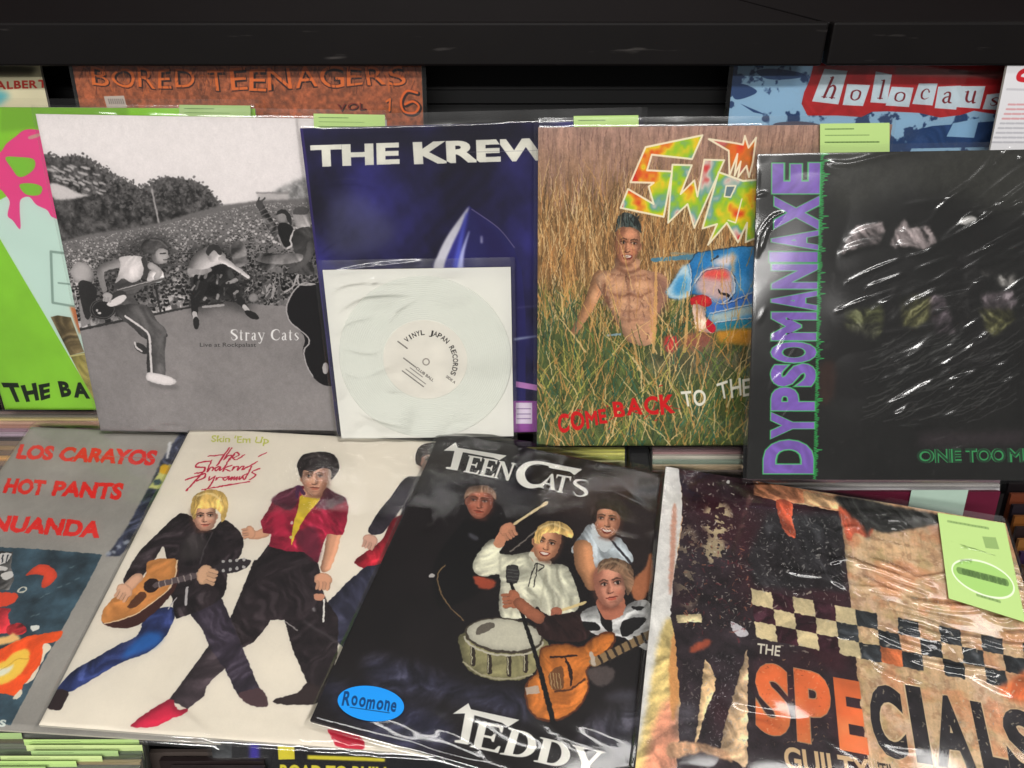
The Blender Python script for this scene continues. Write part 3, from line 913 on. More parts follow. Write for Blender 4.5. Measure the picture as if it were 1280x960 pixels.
    a.row('THE', [(985, 35), (1180, 0), (1180, 118), (1005, 135)], wht, .01, .05)
    return a


def art_dyps():
    a = Art(POSE['dyps'].corners(), 900, (36, 35, 34), 14)
    n = a.n
    a.img[...] = (np.array([22, 22, 21]) / 255.) * (.7 + .6 * fbm(n, 7, 7, 5, 51)[..., None])
    a.V(1020, 180, 4)
    a.poly([(60, 60), (360, 50), (1090, 40), (1090, 300), (900, 330), (700, 260), (420, 240), (200, 330), (80, 300)], (58, 58, 53), smooth=True, soft=26, alpha=.8)  # grey haze of the plastic's reflection, painted into the print
    for q in ([(120, 560), (150, 470), (200, 412), (250, 402), (330, 388), (345, 440), (315, 500), (240, 512), (160, 535)], [(400, 430), (440, 370), (470, 420), (570, 410), (605, 490), (540, 530), (470, 510), (400, 520), (372, 500)]):
        a.poly(q, (122, 113, 113), soft=3, fold=.8)
    a.poly([(725, 380), (770, 362), (808, 372), (770, 398), (735, 404)], (196, 194, 192), smooth=True, soft=1.5)
    # dim ground showing between the dark standing figures
    for q, c in (([(140, 830), (330, 800), (350, 880), (320, 960), (180, 950), (130, 900)], (66, 68, 42)), ([(160, 900), (330, 890), (300, 980), (200, 980)], (58, 58, 48)), ([(420, 770), (500, 750), (580, 760), (590, 860), (500, 920), (430, 910)], (72, 71, 44)), ([(570, 750), (640, 760), (690, 880), (700, 950), (600, 950), (575, 860)], (72, 64, 69)),
                 ([(815, 820), (960, 810), (1000, 880), (900, 960), (850, 940)], (72, 71, 44)), ([(820, 750), (980, 730), (1010, 800), (960, 830), (830, 820)], (80, 72, 76)), ([(820, 640), (880, 630), (870, 660)], (96, 92, 90)), ([(900, 660), (1000, 650), (1000, 700), (930, 720)], (84, 82, 80))):
        a.poly(q, c, soft=5, fold=.9, alpha=.85)
    sil = (22, 21, 21)
    for q in ([(40, 1100), (60, 760), (80, 640), (140, 590), (220, 560), (300, 590), (350, 640), (352, 740), (300, 790), (190, 820), (140, 850), (160, 1100)],
              [(330, 1100), (350, 800), (340, 660), (370, 560), (440, 530), (500, 560), (500, 680), (560, 740), (440, 762), (425, 900), (460, 1100)],
              [(650, 1100), (700, 940), (670, 800), (640, 720), (670, 600), (740, 540), (800, 580), (830, 680), (815, 800), (860, 960), (900, 1100)]):
        a.poly(q, sil, smooth=True, soft=7, alpha=.93, fold=.35)
    a.V(860, 300, K3)
    a.poly([(560, 360), (640, 350), (690, 380), (690, 560), (640, 640), (540, 560)], (24, 23, 23), smooth=True, soft=8)
    a.poly([(500, 480), (560, 470), (550, 600), (500, 620)], (66, 36, 26), smooth=True, soft=8, alpha=.6)
    for _ in range(230):
        x, y = a.rng.uniform(650, 1200), a.rng.uniform(380, 700)
        L = a.rng.uniform(40, 150)
        a.line([(x, y), (x + L * .5, y - L * .16), (x + L, y - L * .5)], a.rng.uniform(2, 6), (92, 92, 90) if a.rng.random() < .5 else (24, 24, 24), smooth=True, alpha=.35)
    a.speck(70, (90, 92, 84), 4, 12, (540, 560, 1280, 900), .35)
    a.poly([(880, 735), (1280, 725), (1280, 780), (880, 790)], (66, 54, 60), soft=10, alpha=.5)
    a.organic(1.5, 100, .08, .12)
    # the name, set upright along the left side
    a.V(0, 0, 1)
    pur, grn, lt = (124, 92, 176), (44, 150, 78), (120, 190, 150)
    d1 = lambda y: 190 + y / 4.57
    d2 = lambda y: 390 + y / 4.364
    cells = [('E', d1(62), d1(238)), ('X', d1(250), d1(445)), ('A', d1(447), d1(560)), ('I', d1(568), d1(632)), ('N', d1(640), d1(782)), ('A', d1(792), d1(905)), ('M', d1(915), d2(155)), ('O', d2(163), d2(277)), ('S', d2(281), d2(406)), ('P', d2(410), d2(538)), ('Y', d2(546), d2(692)), ('D', d2(698), d2(882))]
    for c, y0, y1 in cells:
        f = (y0 - 204) / 380
        f2 = (y1 - 204) / 380
        L = lambda v: 961.5 + (3.0 if c == 'X' else 0) + (-11 if c == 'D' else -1.5 * v)
        Rr = lambda v: 1025.5 - 8.5 * v
        q = [(L(f2), y1), (L(f), y0), (Rr(f), y0), (Rr(f2), y1)]
        e = lambda m: [(q[0][0] - m, q[0][1] + m), (q[1][0] - m, q[1][1] - m), (q[2][0] + m, q[2][1] - m), (q[3][0] + m, q[3][1] + m)]
        if c == 'I':
            a.poly([e(.6)[0], e(.6)[1], e(.6)[2], e(.6)[3]], grn)
            a.poly([e(-.8)[0], e(-.8)[1], e(-.8)[2], e(-.8)[3]], pur, fold=.12)
            continue
        a.text(c, e(1.3), grn, .075)
        a.text(c, e(.5), lt, .062, alpha=.8)
        a.text(c, e(-.3), pur, .046, fold=.12)
    y = 190.0
    zig = []
    while y < 604:
        xb = 1027 - (y - 190) / 410 * 9
        zig.append((xb - 1.5, y))
        zig.append((xb + a.rng.uniform(1.5, 4.5) + (a.rng.random() < .12) * a.rng.uniform(4, 8), y + .9))
        y += a.rng.uniform(1.8, 3.2)
    a.line(zig, .9, (46, 176, 84), alpha=.95)
    for q0, st in (([(1146, 561), (1202, 560), (1203, 578.5), (1147, 579)], 'ONE'), ([(1207, 560), (1257, 559.5), (1258, 578), (1208, 578.5)], 'TOO'), ([(1259, 559.5), (1340, 559), (1341, 577.5), (1260, 578)], 'MANY')):
        a.text(st, q0, (56, 150, 88), .055)
        a.text(st, q0, (30, 62, 42), .004)
    return a


def art_ba():
    a = Art(POSE['ba'].corners(), 700, (142, 200, 60), 15)
    a.img *= (.94 + .12 * fbm(a.n, 8, 8, 4, 61)[..., None])
    a.V(0, 0, 1)
    a.poly([(0, 250), (18, 240), (60, 232), (160, 236), (160, 560), (121, 506), (60, 400), (0, 298), (-30, 250)], (200, 222, 212))
    a.poly([(0, 134), (160, 134), (160, 172), (60, 160), (0, 165)], (128, 180, 58), soft=4)
    a.V(0, 0, K3)
    a.poly([(-60, 600), (0, 580), (25, 548), (60, 520), (95, 495), (150, 495), (300, 520), (300, 830), (208, 830), (180, 800), (140, 780), (112, 750), (80, 760), (76, 800), (78, 872), (50, 840), (30, 820), (38, 770), (20, 740), (0, 720), (-60, 690)], (226, 78, 142), smooth=True)
    a.poly([(22, 600), (70, 598), (128, 606), (132, 640), (100, 668), (70, 672), (45, 640)], (134, 196, 66), smooth=True)
    a.poly([(75, 704), (120, 698), (160, 712), (150, 742), (100, 740)], (134, 196, 66), smooth=True)
    a.poly([(110, 520), (150, 508), (150, 520), (115, 530)], (190, 190, 150), smooth=True, alpha=.7)
    a.V(0, 300, 4.571)
    a.line([(370, 75), (292, 66), (302, 358), (440, 382)], 14, (128, 150, 140), alpha=.8)
    a.line([(335, 245), (400, 252)], 10, (128, 150, 140), alpha=.8)
    a.poly([(290, 440), (330, 430), (405, 442), (480, 640), (400, 660)], (104, 90, 64), fold=.4)
    a.poly([(400, 380), (440, 390), (470, 500), (455, 540), (425, 460)], (196, 116, 70), soft=2)
    a.poly([(400, 660), (500, 640), (640, 1000), (560, 960), (450, 760)], (160, 148, 86), fold=.3)
    a.line([(400, 664), (480, 652)], 8, (200, 190, 130))
    bk = (26, 36, 22)
    a.row('THE', [(8, 815), (282, 812), (288, 912), (60, 922)], bk, .05, .06)
    a.row('BA', [(325, 805), (500, 815), (512, 905), (350, 905)], bk, .05, .06)
    return a


def art_bored():
    a = Art(POSE['bored'].corners(), 900, (150, 86, 54), 16)
    f = fbm(a.n, 90, 90, 4, 71)[..., None]
    g = fbm(a.n, 8, 6, 3, 72)[..., None]
    a.img = np.clip(np.array([158, 88, 54]) / 255. * (.62 + .75 * f) + (g - .5) * np.array([.16, .09, .06]), 0, 1)
    a.V(80, 70, 2.7826)
    for dx, dy, c, b in ((3, 4, (40, 18, 12), .03), (0, 0, (222, 112, 44), .0)):
        a.rng = np.random.default_rng(5)
        a.row('BORED', [(95 + dx, 38 + dy), (455 + dx, 42 + dy), (460 + dx, 118 + dy), (100 + dx, 104 + dy)], c, b, .08)
        a.row('TEENAGERS', [(490 + dx, 40 + dy), (1175 + dx, 32 + dy), (1185 + dx, 98 + dy), (500 + dx, 128 + dy)], c, b, .06)
        a.row('VOL', [(950 + dx, 166 + dy), (1050 + dx, 160 + dy), (1050 + dx, 184 + dy), (950 + dx, 190 + dy)], c if dx else (120, 40, 24), b, .05)
        a.line([(1122 + dx, 158 + dy), (1134 + dx, 150 + dy), (1132 + dx, 190 + dy)], 7, c)
    a.line([(1232, 132), (1196, 126), (1176, 160), (1186, 196), (1222, 202), (1238, 180), (1218, 160), (1190, 172)], 15, (40, 18, 12), smooth=True)
    a.line([(1228, 128), (1192, 122), (1172, 156), (1182, 192), (1218, 198), (1234, 176), (1214, 158), (1186, 168)], 8, (226, 104, 36), smooth=True)
    for _ in range(230):
        x, y = a.rng.uniform(60, 1250), a.rng.uniform(25, 110)
        a.line([(x, y), (x + a.rng.normal(0, 5), y + a.rng.uniform(8, 30))], a.rng.uniform(2, 5), (214, 110, 44) if a.rng.random() < .45 else (74, 34, 20), alpha=.5)
    a.poly([(138, 140), (208, 138), (219, 180), (150, 182)], (196, 186, 176))
    for x in range(154, 206, 7):
        a.line([(x, 150), (x + 5, 166)], 3, (110, 104, 100))
    return a


def art_holo():
    a = Art(POSE['holo'].corners(), 900, (150, 186, 212), 17)
    f = fbm(a.n, 26, 26, 4, 81)
    navy = np.array([48, 72, 112]) / 255.
    m = np.clip((f - .57) * 14, 0, 1)[..., None]
    a.img = a.img * (1 - m) + navy * m
    a.V(860, 0, K3)
    nv = (48, 74, 118)
    a.poly([(165, 330), (210, 320), (262, 345), (240, 365), (180, 378)], nv, smooth=True)
    a.poly([(260, 270), (330, 262), (420, 275), (450, 290), (380, 302), (300, 300)], nv, smooth=True, alpha=.9)
    a.poly([(200, 395), (300, 438), (250, 428)], nv)
    a.poly([(850, 500), (930, 480), (1165, 462), (1150, 560), (826, 566)], nv, fold=.1)
    a.poly([(1010, 470), (1110, 450), (1090, 525), (985, 520)], (146, 186, 216))
    a.poly([(330, 470), (420, 462), (500, 474), (500, 490), (350, 490)], (92, 90, 106), smooth=True)
    red = (172, 38, 42)
    a.poly([(442, 352), (462, 310), (478, 250), (520, 235), (1240, 250), (1210, 440), (1150, 432), (1090, 422), (1040, 438), (960, 448), (880, 430), (760, 424), (700, 426), (660, 446), (570, 440), (455, 440), (432, 395)], red, fold=.08)
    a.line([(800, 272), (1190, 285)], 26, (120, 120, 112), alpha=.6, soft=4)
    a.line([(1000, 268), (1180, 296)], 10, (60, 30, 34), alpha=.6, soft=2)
    pal = (196, 212, 220)
    lets = [('h', [(520, 262), (608, 270), (572, 398), (472, 386)]), ('o', [(606, 320), (694, 324), (666, 404), (588, 400)]), ('l', [(716, 272), (778, 284), (757, 394), (694, 390)]), ('o', [(776, 330), (860, 334), (842, 408), (752, 402)]), ('c', [(880, 318), (952, 318), (932, 402), (854, 396)]), ('a', [(954, 330), (1042, 326), (1022, 418), (940, 412)]), ('u', [(1040, 328), (1134, 328), (1112, 414), (1022, 408)]), ('s', [(1140, 360), (1215, 352), (1200, 420), (1122, 416)])]
    for c, q in lets:
        a.poly(q, pal, fold=.05)
        q = np.array(q, float)
        ct = q.mean(0)
        sc = .5
        qq = ct + (q - ct) * (sc, .52)
        if c in 'hl':
            qq = ct + (q - ct) * (.5, .40) + (0, 18)
        a.serif(c, qq, (120, 36, 44))
    return a


def art_albert():
    a = Art(POSE['albert'].corners(), 700, (214, 206, 172), 18)
    a.img *= (.92 + .16 * fbm(a.n, 10, 10, 3, 91)[..., None])
    a.V(0, 0, K3)
    a.poly([(-300, 240), (60, 240), (150, 255), (120, 285), (-300, 288)], (74, 70, 60), soft=5)
    a.poly([(-300, 340), (0, 345), (40, 360), (0, 400), (-300, 420)], (96, 176, 184), soft=6)
    a.row('ALBERT', [(-18, 308), (178, 302), (180, 334), (-15, 341)], (196, 58, 50), .03, .02)
    return a


def art_sheet():
    a = Art(POSE['sheet'].corners(), 700, (222, 221, 224), 19)
    a.V(860, 0, K3)
    a.line([(1300, 262), (1266, 278), (1262, 300), (1300, 306)], 18, (196, 40, 48), smooth=True)
    for i, y in enumerate(range(398, 545, 18)):
        c = (206, 120, 124) if i < 4 else (160, 160, 168)
        x = 1222 - (y - 398) * .42
        while x < 1700:
            L = a.rng.uniform(14, 40)
            a.line([(x, y), (x + L, y + .5)], 7, c, alpha=.6)
            x += L + 7
    a.line([(1216, 340), (1290, 342)], 8, (180, 178, 184), alpha=.6)
    return a


def art_los():
    a = Art(POSE['los'].corners(), 900, (160, 156, 149), 20)
    n = a.n
    f = fbm(n, 5, 5, 4, 101)[..., None]
    a.img *= (.9 + .2 * f)
    a.V(0, 500, K4)
    red = (232, 50, 44)
    a.text('LOS', [(98, 203), (262, 213), (243, 284), (72, 276)], red, .052)
    a.text('CARAYOS', [(294, 216), (748, 232), (722, 308), (270, 286)], red, .052)
    a.text('HOT', [(38, 364), (220, 374), (205, 450), (12, 438)], red, .052)
    a.text('PANTS', [(262, 376), (588, 386), (566, 470), (240, 450)], red, .052)
    a.text('INUANDA', [(-52, 533), (488, 566), (466, 650), (-80, 612)], red, .052)
    # small strip of pictures at the right edge
    a.poly([(845, 158), (900, 162), (760, 440), (620, 680), (560, 735), (500, 735), (590, 610), (700, 410), (760, 280)], (58, 62, 80), soft=1.5, fold=.5)
    a.poly([(755, 330), (800, 300), (830, 312), (800, 370), (745, 420), (698, 412)], (206, 206, 130), soft=2)
    a.ell(775, 325, 26, 24, (222, 176, 40), soft=2)
    a.ell(740, 385, 20, 14, (60, 80, 90), soft=2)
    a.line([(800, 200), (786, 270)], 12, (222, 222, 222), soft=1.5)  # not a picture: glare on the plastic, painted as a white streak
    for x, y in ((588, 672), (600, 665), (560, 690), (510, 722), (535, 715)):
        a.ell(x, y, 12, 9, (170, 176, 186), soft=2, alpha=.8)
    # comic panel
    a.V(0, 0, 1)
    tl = fbm(n, 18, 22, 4, 103)[..., None]
    teal = np.clip(np.array([58, 80, 92]) / 255. * (.55 + .9 * tl), 0, 1)
    a.poly([(-230, 672), (60, 687), (128, 693), (112, 725), (80, 783), (50, 836), (13, 906), (-240, 890)], (54, 78, 90), tex=teal)
    a.V(0, 670, 8)
    a.poly([(-300, 140), (20, 150), (128, 160), (110, 300), (140, 430), (90, 540), (-300, 560)], (96, 94, 92), fold=.8)
    for q in ([(0, 180), (110, 176), (60, 268), (-60, 280)], [(-20, 300), (70, 312), (60, 345), (-20, 340)], [(10, 380), (110, 350), (134, 400), (70, 440), (20, 420)]):
        a.poly(q, (216, 212, 208), smooth=True)
    a.line([(30, 190), (20, 262)], 12, (40, 44, 50))
    a.line([(78, 190), (62, 262)], 12, (40, 44, 50))
    a.poly([(260, 395), (330, 320), (400, 285), (480, 292), (560, 350), (572, 400), (510, 480), (430, 520), (420, 460), (430, 400), (330, 385)], (232, 82, 52), smooth=True, pill=.15)
    a.poly([(-200, 580), (60, 565), (165, 580), (180, 620), (70, 700), (-200, 710)], (226, 80, 50), smooth=True)
    a.line([(180, 560), (200, 525), (245, 512), (262, 540), (225, 560), (190, 566)], 16, (214, 212, 196), smooth=True)
    a.poly([(-200, 740), (60, 720), (110, 740), (80, 790), (90, 960), (-200, 960)], (214, 60, 70), smooth=True, fold=.3)
    a.poly([(80, 900), (200, 870), (270, 940), (200, 990), (80, 980)], (176, 46, 52), smooth=True, fold=.6)
    a.poly([(310, 900), (380, 890), (385, 930), (320, 950)], (232, 232, 224), smooth=True)
    for x, y in ((500, 568), (440, 600), (400, 775), (345, 790), (620, 500), (740, 300), (790, 420), (700, 470)):
        a.line([(x, y), (x - 40, y + 18)], 9, (150, 168, 170), alpha=.55, soft=1)
    a.V(0, 780, 8)
    org, yel = (236, 92, 36), (240, 206, 84)
    a.poly([(-250, 270), (-20, 260), (120, 190), (260, 130), (420, 100), (620, 70), (600, 140), (540, 180), (430, 210), (440, 300), (400, 420), (330, 540), (240, 600), (190, 700), (120, 720), (20, 690), (-250, 700)], org, smooth=True, fold=.12)
    a.poly([(-250, 150), (40, 130), (130, 90), (200, 150), (60, 200), (-250, 250)], (240, 200, 130), smooth=True, soft=2)
    a.poly([(-250, 420), (20, 380), (120, 300), (220, 255), (290, 262), (290, 350), (240, 450), (150, 540), (20, 600), (-250, 620)], yel, smooth=True, soft=1.5)
    a.poly([(-200, 480), (60, 440), (130, 400), (110, 460), (20, 520), (-200, 560)], (226, 230, 214), smooth=True, soft=2)
    for q in ([(430, 205), (490, 200), (512, 245), (460, 300), (430, 370), (405, 400), (425, 300)], [(380, 430), (400, 420), (340, 540), (250, 600), (270, 570)], [(200, 655), (215, 700), (165, 750), (130, 735)]):
        a.poly(q, (236, 228, 204), smooth=True)
    a.line([(-20, 470), (60, 430), (180, 350), (280, 352)], 7, (180, 130, 50), smooth=True, alpha=.6)
    a.organic(1.0, 120, .03, .03)
    a.V(0, 860, 9.6)
    a.text('S', [(0, 370), (80, 375), (60, 465), (-25, 460)], (214, 222, 214), .05)
    return a


def art_shakin():
    a = Art(POSE['shakin'].corners(), 900, (231, 223, 208), 21)
    n = a.n
    a.img *= (.965 + .07 * fbm(n, 5, 5, 4, 111)[..., None])
    sk = (220, 168, 136)
    blk, dkt = (42, 34, 37), (72, 61, 66)
    a.V(210, 520, K4)
    a.text("Skin 'Em Up", [(206, 90), (476, 96), (472, 130), (202, 122)], (190, 194, 92), .012)
    rd = (186, 38, 66)
    # the script name, brushed
    a.line([(190, 190), (262, 182)], 6, rd)
    a.line([(288, 150), (232, 232)], 7, rd)
    a.line([(300, 152), (262, 206), (282, 188), (298, 186), (292, 204)], 6, rd, smooth=True)
    a.line([(308, 196), (332, 184), (322, 172), (304, 192), (318, 206), (360, 182)], 6, rd, smooth=True)
    a.line([(196, 212), (146, 222), (132, 240), (172, 244), (166, 262), (126, 272)], 7, rd, smooth=True)
    a.line([(206, 208), (184, 262), (202, 242), (214, 244), (208, 258)], 6, rd, smooth=True)
    a.line([(240, 238), (222, 246), (228, 258), (246, 240), (244, 256), (262, 244)], 6, rd, smooth=True)
    a.line([(290, 200), (258, 260)], 6, rd)
    a.line([(300, 232), (266, 246), (292, 258)], 6, rd, smooth=True)
    a.line([(312, 238), (302, 254), (318, 240), (330, 238), (326, 254), (344, 238), (358, 236), (352, 250), (420, 214)], 6, rd, smooth=True)
    a.line([(425, 190), (464, 172)], 6, rd)
    a.line([(168, 262), (86, 352)], 7, rd)
    a.line([(86, 300), (150, 280), (176, 272), (170, 290), (136, 306)], 7, rd, smooth=True)
    a.line([(196, 286), (192, 302), (212, 290), (222, 284), (196, 330), (176, 346)], 6, rd, smooth=True)
    a.line([(230, 290), (226, 302), (240, 288), (254, 288)], 6, rd, smooth=True)
    a.line([(278, 284), (258, 292), (268, 302), (286, 284), (284, 300), (300, 286), (296, 300), (312, 284), (310, 300), (326, 286), (324, 300)], 6, rd, smooth=True)
    a.line([(338, 284), (334, 298), (352, 282)], 6, rd, smooth=True)
    a.line([(372, 270), (352, 282), (360, 296), (392, 236)], 6, rd, smooth=True)
    a.line([(430, 246), (394, 262), (412, 276), (384, 298)], 6, rd, smooth=True)
    a.line([(160, 346), (260, 328), (384, 306)], [4, 8, 5], rd)

    # third musician (mostly hidden)
    a.poly([(1172, 230), (1166, 180), (1190, 140), (1240, 126), (1300, 135), (1320, 250), (1240, 250)], (52, 44, 42), smooth=True)
    a.head(1240, 215, 110, 130, 0, (212, 176, 156), -1)
    a.poly([(1168, 214), (1168, 170), (1200, 138), (1270, 132), (1310, 160), (1250, 178), (1200, 190), (1186, 226)], (52, 44, 42), smooth=True, strand=.5)
    a.poly([(1400, 290), (1180, 284), (1112, 298), (1050, 380), (975, 475), (944, 548), (1005, 556), (1060, 490), (1100, 440), (1110, 540), (1400, 700)], (48, 42, 50), smooth=True, fold=.3)
    a.poly([(1090, 470), (1050, 500), (1000, 590), (890, 670), (886, 700), (930, 718), (1020, 700), (1200, 640), (1200, 480)], (172, 36, 52), smooth=True, fold=.3, pill=.2)
    a.hand(952, 585, 36, 20, (214, 170, 150))
    a.V(210, 705, K4)
    a.poly([(930, 15), (850, 80), (745, 188), (730, 270), (760, 330), (830, 400), (900, 600), (1100, 600), (1100, -20)], (62, 62, 82), smooth=False, fold=.35)
    a.poly([(752, 790), (770, 782), (900, 810), (920, 870), (800, 862), (780, 830)], (196, 44, 66), smooth=True)

    # singer in the middle
    a.V(210, 705, K4)
    a.poly([(404, -20), (360, 90), (296, 250), (300, 330), (350, 395), (402, 370), (470, 285), (530, 165), (548, 262), (585, 400), (650, 545), (668, 590), (750, 590), (800, 420), (800, 250), (745, 170), (705, 60), (690, -20)], blk, fold=.35, pill=.15, pr=8)
    a.line([(640, 270), (720, 320), (800, 372)], 12, (96, 88, 92), alpha=.5, soft=2)
    a.line([(650, 160), (690, 220)], 10, (200, 196, 196), alpha=.7, soft=1.5)
    a.line([(545, 268), (610, 312)], 6, (214, 208, 204), alpha=.6)
    a.poly([(296, 250), (230, 340), (180, 400), (110, 500), (40, 590), (6, 640), (92, 684), (172, 620), (180, 580), (225, 530), (275, 488), (352, 392)], dkt, smooth=False, fold=.35, pill=.2)
    a.V(210, 520, K4)
    a.poly([(470, 605), (560, 632), (640, 640), (706, 690), (720, 760), (712, 860), (640, 960), (300, 960), (360, 790), (410, 690)], blk, smooth=False, fold=.3)
    a.V(0, 705, K4)
    a.poly([(812, 640), (770, 652), (700, 695), (640, 738), (618, 768), (690, 770), (745, 764), (800, 732), (872, 704), (882, 682), (835, 684)], (206, 46, 78), smooth=True, pill=.2, light=(.3, .8, .6))
    a.V(210, 705, K4)
    a.poly([(662, 560), (620, 600), (560, 622), (508, 638), (498, 652), (570, 664), (700, 656), (740, 600)], (58, 46, 46), smooth=True, pill=.2)
    a.line([(735, 170), (731, 272)], 9, (240, 236, 228))
    a.V(210, 520, K4)
    # arms
    a.line([(455, 545), (410, 558), (370, 545)], [52, 44, 36], sk, smooth=True, pill=.2)
    a.hand(385, 545, 32, 80, sk)
    a.line([(785, 545), (765, 640), (742, 715)], [64, 56, 44], sk, smooth=True, pill=.2, light=(.9, 0, .6))
    a.hand(730, 770, 42, 5, sk)
    a.poly([(690, 840), (735, 840), (730, 866), (692, 866)], (206, 150, 122), smooth=True)
    # shirt
    sh = [(628, 328), (575, 340), (520, 360), (488, 398), (470, 440), (434, 490), (446, 546), (486, 552), (474, 612), (560, 636), (640, 640), (706, 692), (722, 628), (750, 556), (822, 562), (842, 500), (850, 430), (838, 388), (780, 360), (738, 334)]
    a.poly(sh, (158, 34, 62), fold=.35, pill=.15)
    a.poly([(628, 330), (575, 340), (520, 362), (486, 400), (560, 440), (600, 420)], (84, 44, 58), smooth=True, alpha=.9, soft=2, fold=.4)
    a.poly([(738, 336), (790, 366), (842, 392), (800, 420), (740, 440), (690, 420), (720, 380)], (84, 44, 58), smooth=True, alpha=.9, soft=2, fold=.4)
    a.poly([(600, 560), (690, 520), (720, 630), (700, 690), (640, 640)], (92, 40, 56), smooth=True, alpha=.7, soft=4)
    a.poly([(500, 430), (540, 440), (560, 560), (500, 540)], (196, 40, 76), smooth=True, alpha=.6, soft=4)
    a.poly([(628, 372), (716, 384), (650, 470), (600, 560), (580, 606), (592, 500), (612, 430)], (226, 200, 60), smooth=True, fold=.15)
    a.poly([(640, 340), (720, 340), (715, 385), (635, 375)], sk, smooth=True)
    a.line([(606, 380), (612, 330), (640, 365)], 14, (84, 44, 78), smooth=True)
    a.ell(582, 500, 8, 8, (210, 180, 180))
    a.ell(578, 570, 8, 8, (210, 200, 120))
    a.head(692, 292, 132, 168, 3, (224, 174, 146), 1)
    a.poly([(616, 268), (608, 230), (626, 190), (668, 172), (740, 168), (790, 190), (806, 240), (790, 276), (768, 300), (764, 252), (720, 246), (680, 262), (640, 254), (628, 292)], (38, 32, 32), smooth=True, strand=.5)
    a.line([(640, 200), (700, 186), (770, 210)], 10, (90, 80, 80), smooth=True, alpha=.6, soft=1.5)

    # blond guitarist on the left
    a.V(0, 705, K4)
    a.poly([(800, 200), (690, 230), (650, 330), (560, 380), (470, 430), (340, 506), (268, 592), (322, 604), (420, 552), (560, 470), (700, 412), (770, 350), (800, 300), (822, 240)], (50, 62, 112), smooth=True, fold=.4, pill=.25)
    a.poly([(640, 360), (700, 320), (760, 330), (740, 380), (620, 430), (570, 440)], (44, 112, 190), smooth=True, soft=6, alpha=.8)
    a.poly([(270, 590), (245, 630), (222, 676), (280, 688), (304, 650), (324, 604)], (50, 38, 40), smooth=True)
    a.poly([(890, 230), (1010, 110), (1050, 180), (1085, 260), (1140, 390), (1180, 490), (1220, 580), (1258, 640), (1252, 670), (1180, 664), (1120, 620), (1060, 496), (985, 392), (955, 310)], (58, 50, 62), smooth=False, fold=.4, pill=.15)
    a.poly([(1120, 615), (1190, 590), (1230, 590), (1258, 640), (1252, 672), (1180, 666)], (84, 62, 66), smooth=True)
    a.V(0, 500, K4)
    a.poly([(900, 548), (850, 534), (795, 575), (730, 640), (660, 710), (610, 785), (580, 860), (640, 862), (690, 800), (740, 730), (770, 690), (786, 770), (820, 1000), (850, 1022), (1000, 960), (1060, 900), (1075, 780), (1130, 730), (1142, 650), (1100, 590), (1050, 562), (1000, 606), (940, 606)], (42, 34, 37), smooth=True, fold=.5, pill=.15)
    a.poly([(880, 640), (960, 640), (940, 740), (850, 740)], (74, 70, 68), smooth=True, alpha=.5, soft=6)
    a.line([(1000, 620), (960, 700), (940, 770)], 6, (90, 84, 86), alpha=.6)
    a.V(0, 705, K4)
    a.poly([(745, -25), (692, -6), (684, 50), (640, 92), (560, 140), (500, 196), (478, 244), (490, 286), (560, 302), (640, 292), (700, 250), (760, 196), (820, 120), (840, 50), (832, -20), (790, -24)], (70, 40, 36), smooth=True)
    a.poly([(745, -25), (692, -6), (684, 50), (640, 92), (560, 140), (500, 196), (478, 244), (488, 276), (560, 262), (650, 226), (720, 176), (790, 120), (822, 60), (830, -20), (790, -24)], (206, 142, 80), smooth=True, fold=.15, pill=.12)
    a.line([(490, 280), (560, 264), (650, 228), (720, 178), (790, 122), (824, 60), (832, -16)], 6, (232, 206, 170), smooth=True)
    a.ell(712, 100, 38, 32, (44, 30, 30), -30)
    a.poly([(600, 200), (660, 130), (690, 150), (640, 200)], (70, 40, 30), smooth=True, alpha=.8)
    a.line([(735, 98), (900, 58), (1010, 30)], 30, (96, 84, 86))
    for i in range(9):
        a.line([(745 + i * 30, 84 - i * 7.4), (751 + i * 30, 110 - i * 7.4)], 4, (170, 156, 150))
    a.poly([(1010, 6), (1100, -22), (1180, -20), (1150, 20), (1060, 44)], (50, 44, 48), smooth=True)
    for i in range(4):
        a.ell(1050 + i * 32, -14 + i * -3, 8, 8, (180, 176, 174))
        a.ell(1050 + i * 32, 30 - i * 6, 8, 8, (180, 176, 174))
    a.hand(962, 48, 48, -70, (218, 176, 142))
    a.line([(640, 70), (610, 100), (570, 150)], [56, 56, 30], (222, 178, 148), smooth=True, pill=.2)
    a.hand(585, 125, 40, 30, (222, 178, 148))
    a.line([(880, 110), (874, 190)], 12, (196, 190, 190))
    a.line([(830, 160), (790, 210)], 6, (190, 184, 184))
    a.V(0, 500, K4)
    a.head(962, 550, 120, 128, -6, (226, 176, 150), -1)
    a.poly([(898, 500), (912, 456), (950, 430), (1000, 420), (1050, 436), (1072, 480), (1064, 540), (1042, 574), (1034, 530), (1000, 506), (960, 512), (930, 512), (918, 560), (900, 540)], (224, 190, 112), smooth=True, strand=.35, pill=.2)
    a.line([(930, 450), (990, 440), (1040, 470)], 9, (246, 226, 170), smooth=True, alpha=.7, soft=1)
    a.organic(1.0, 120, .02, .02)
    return a


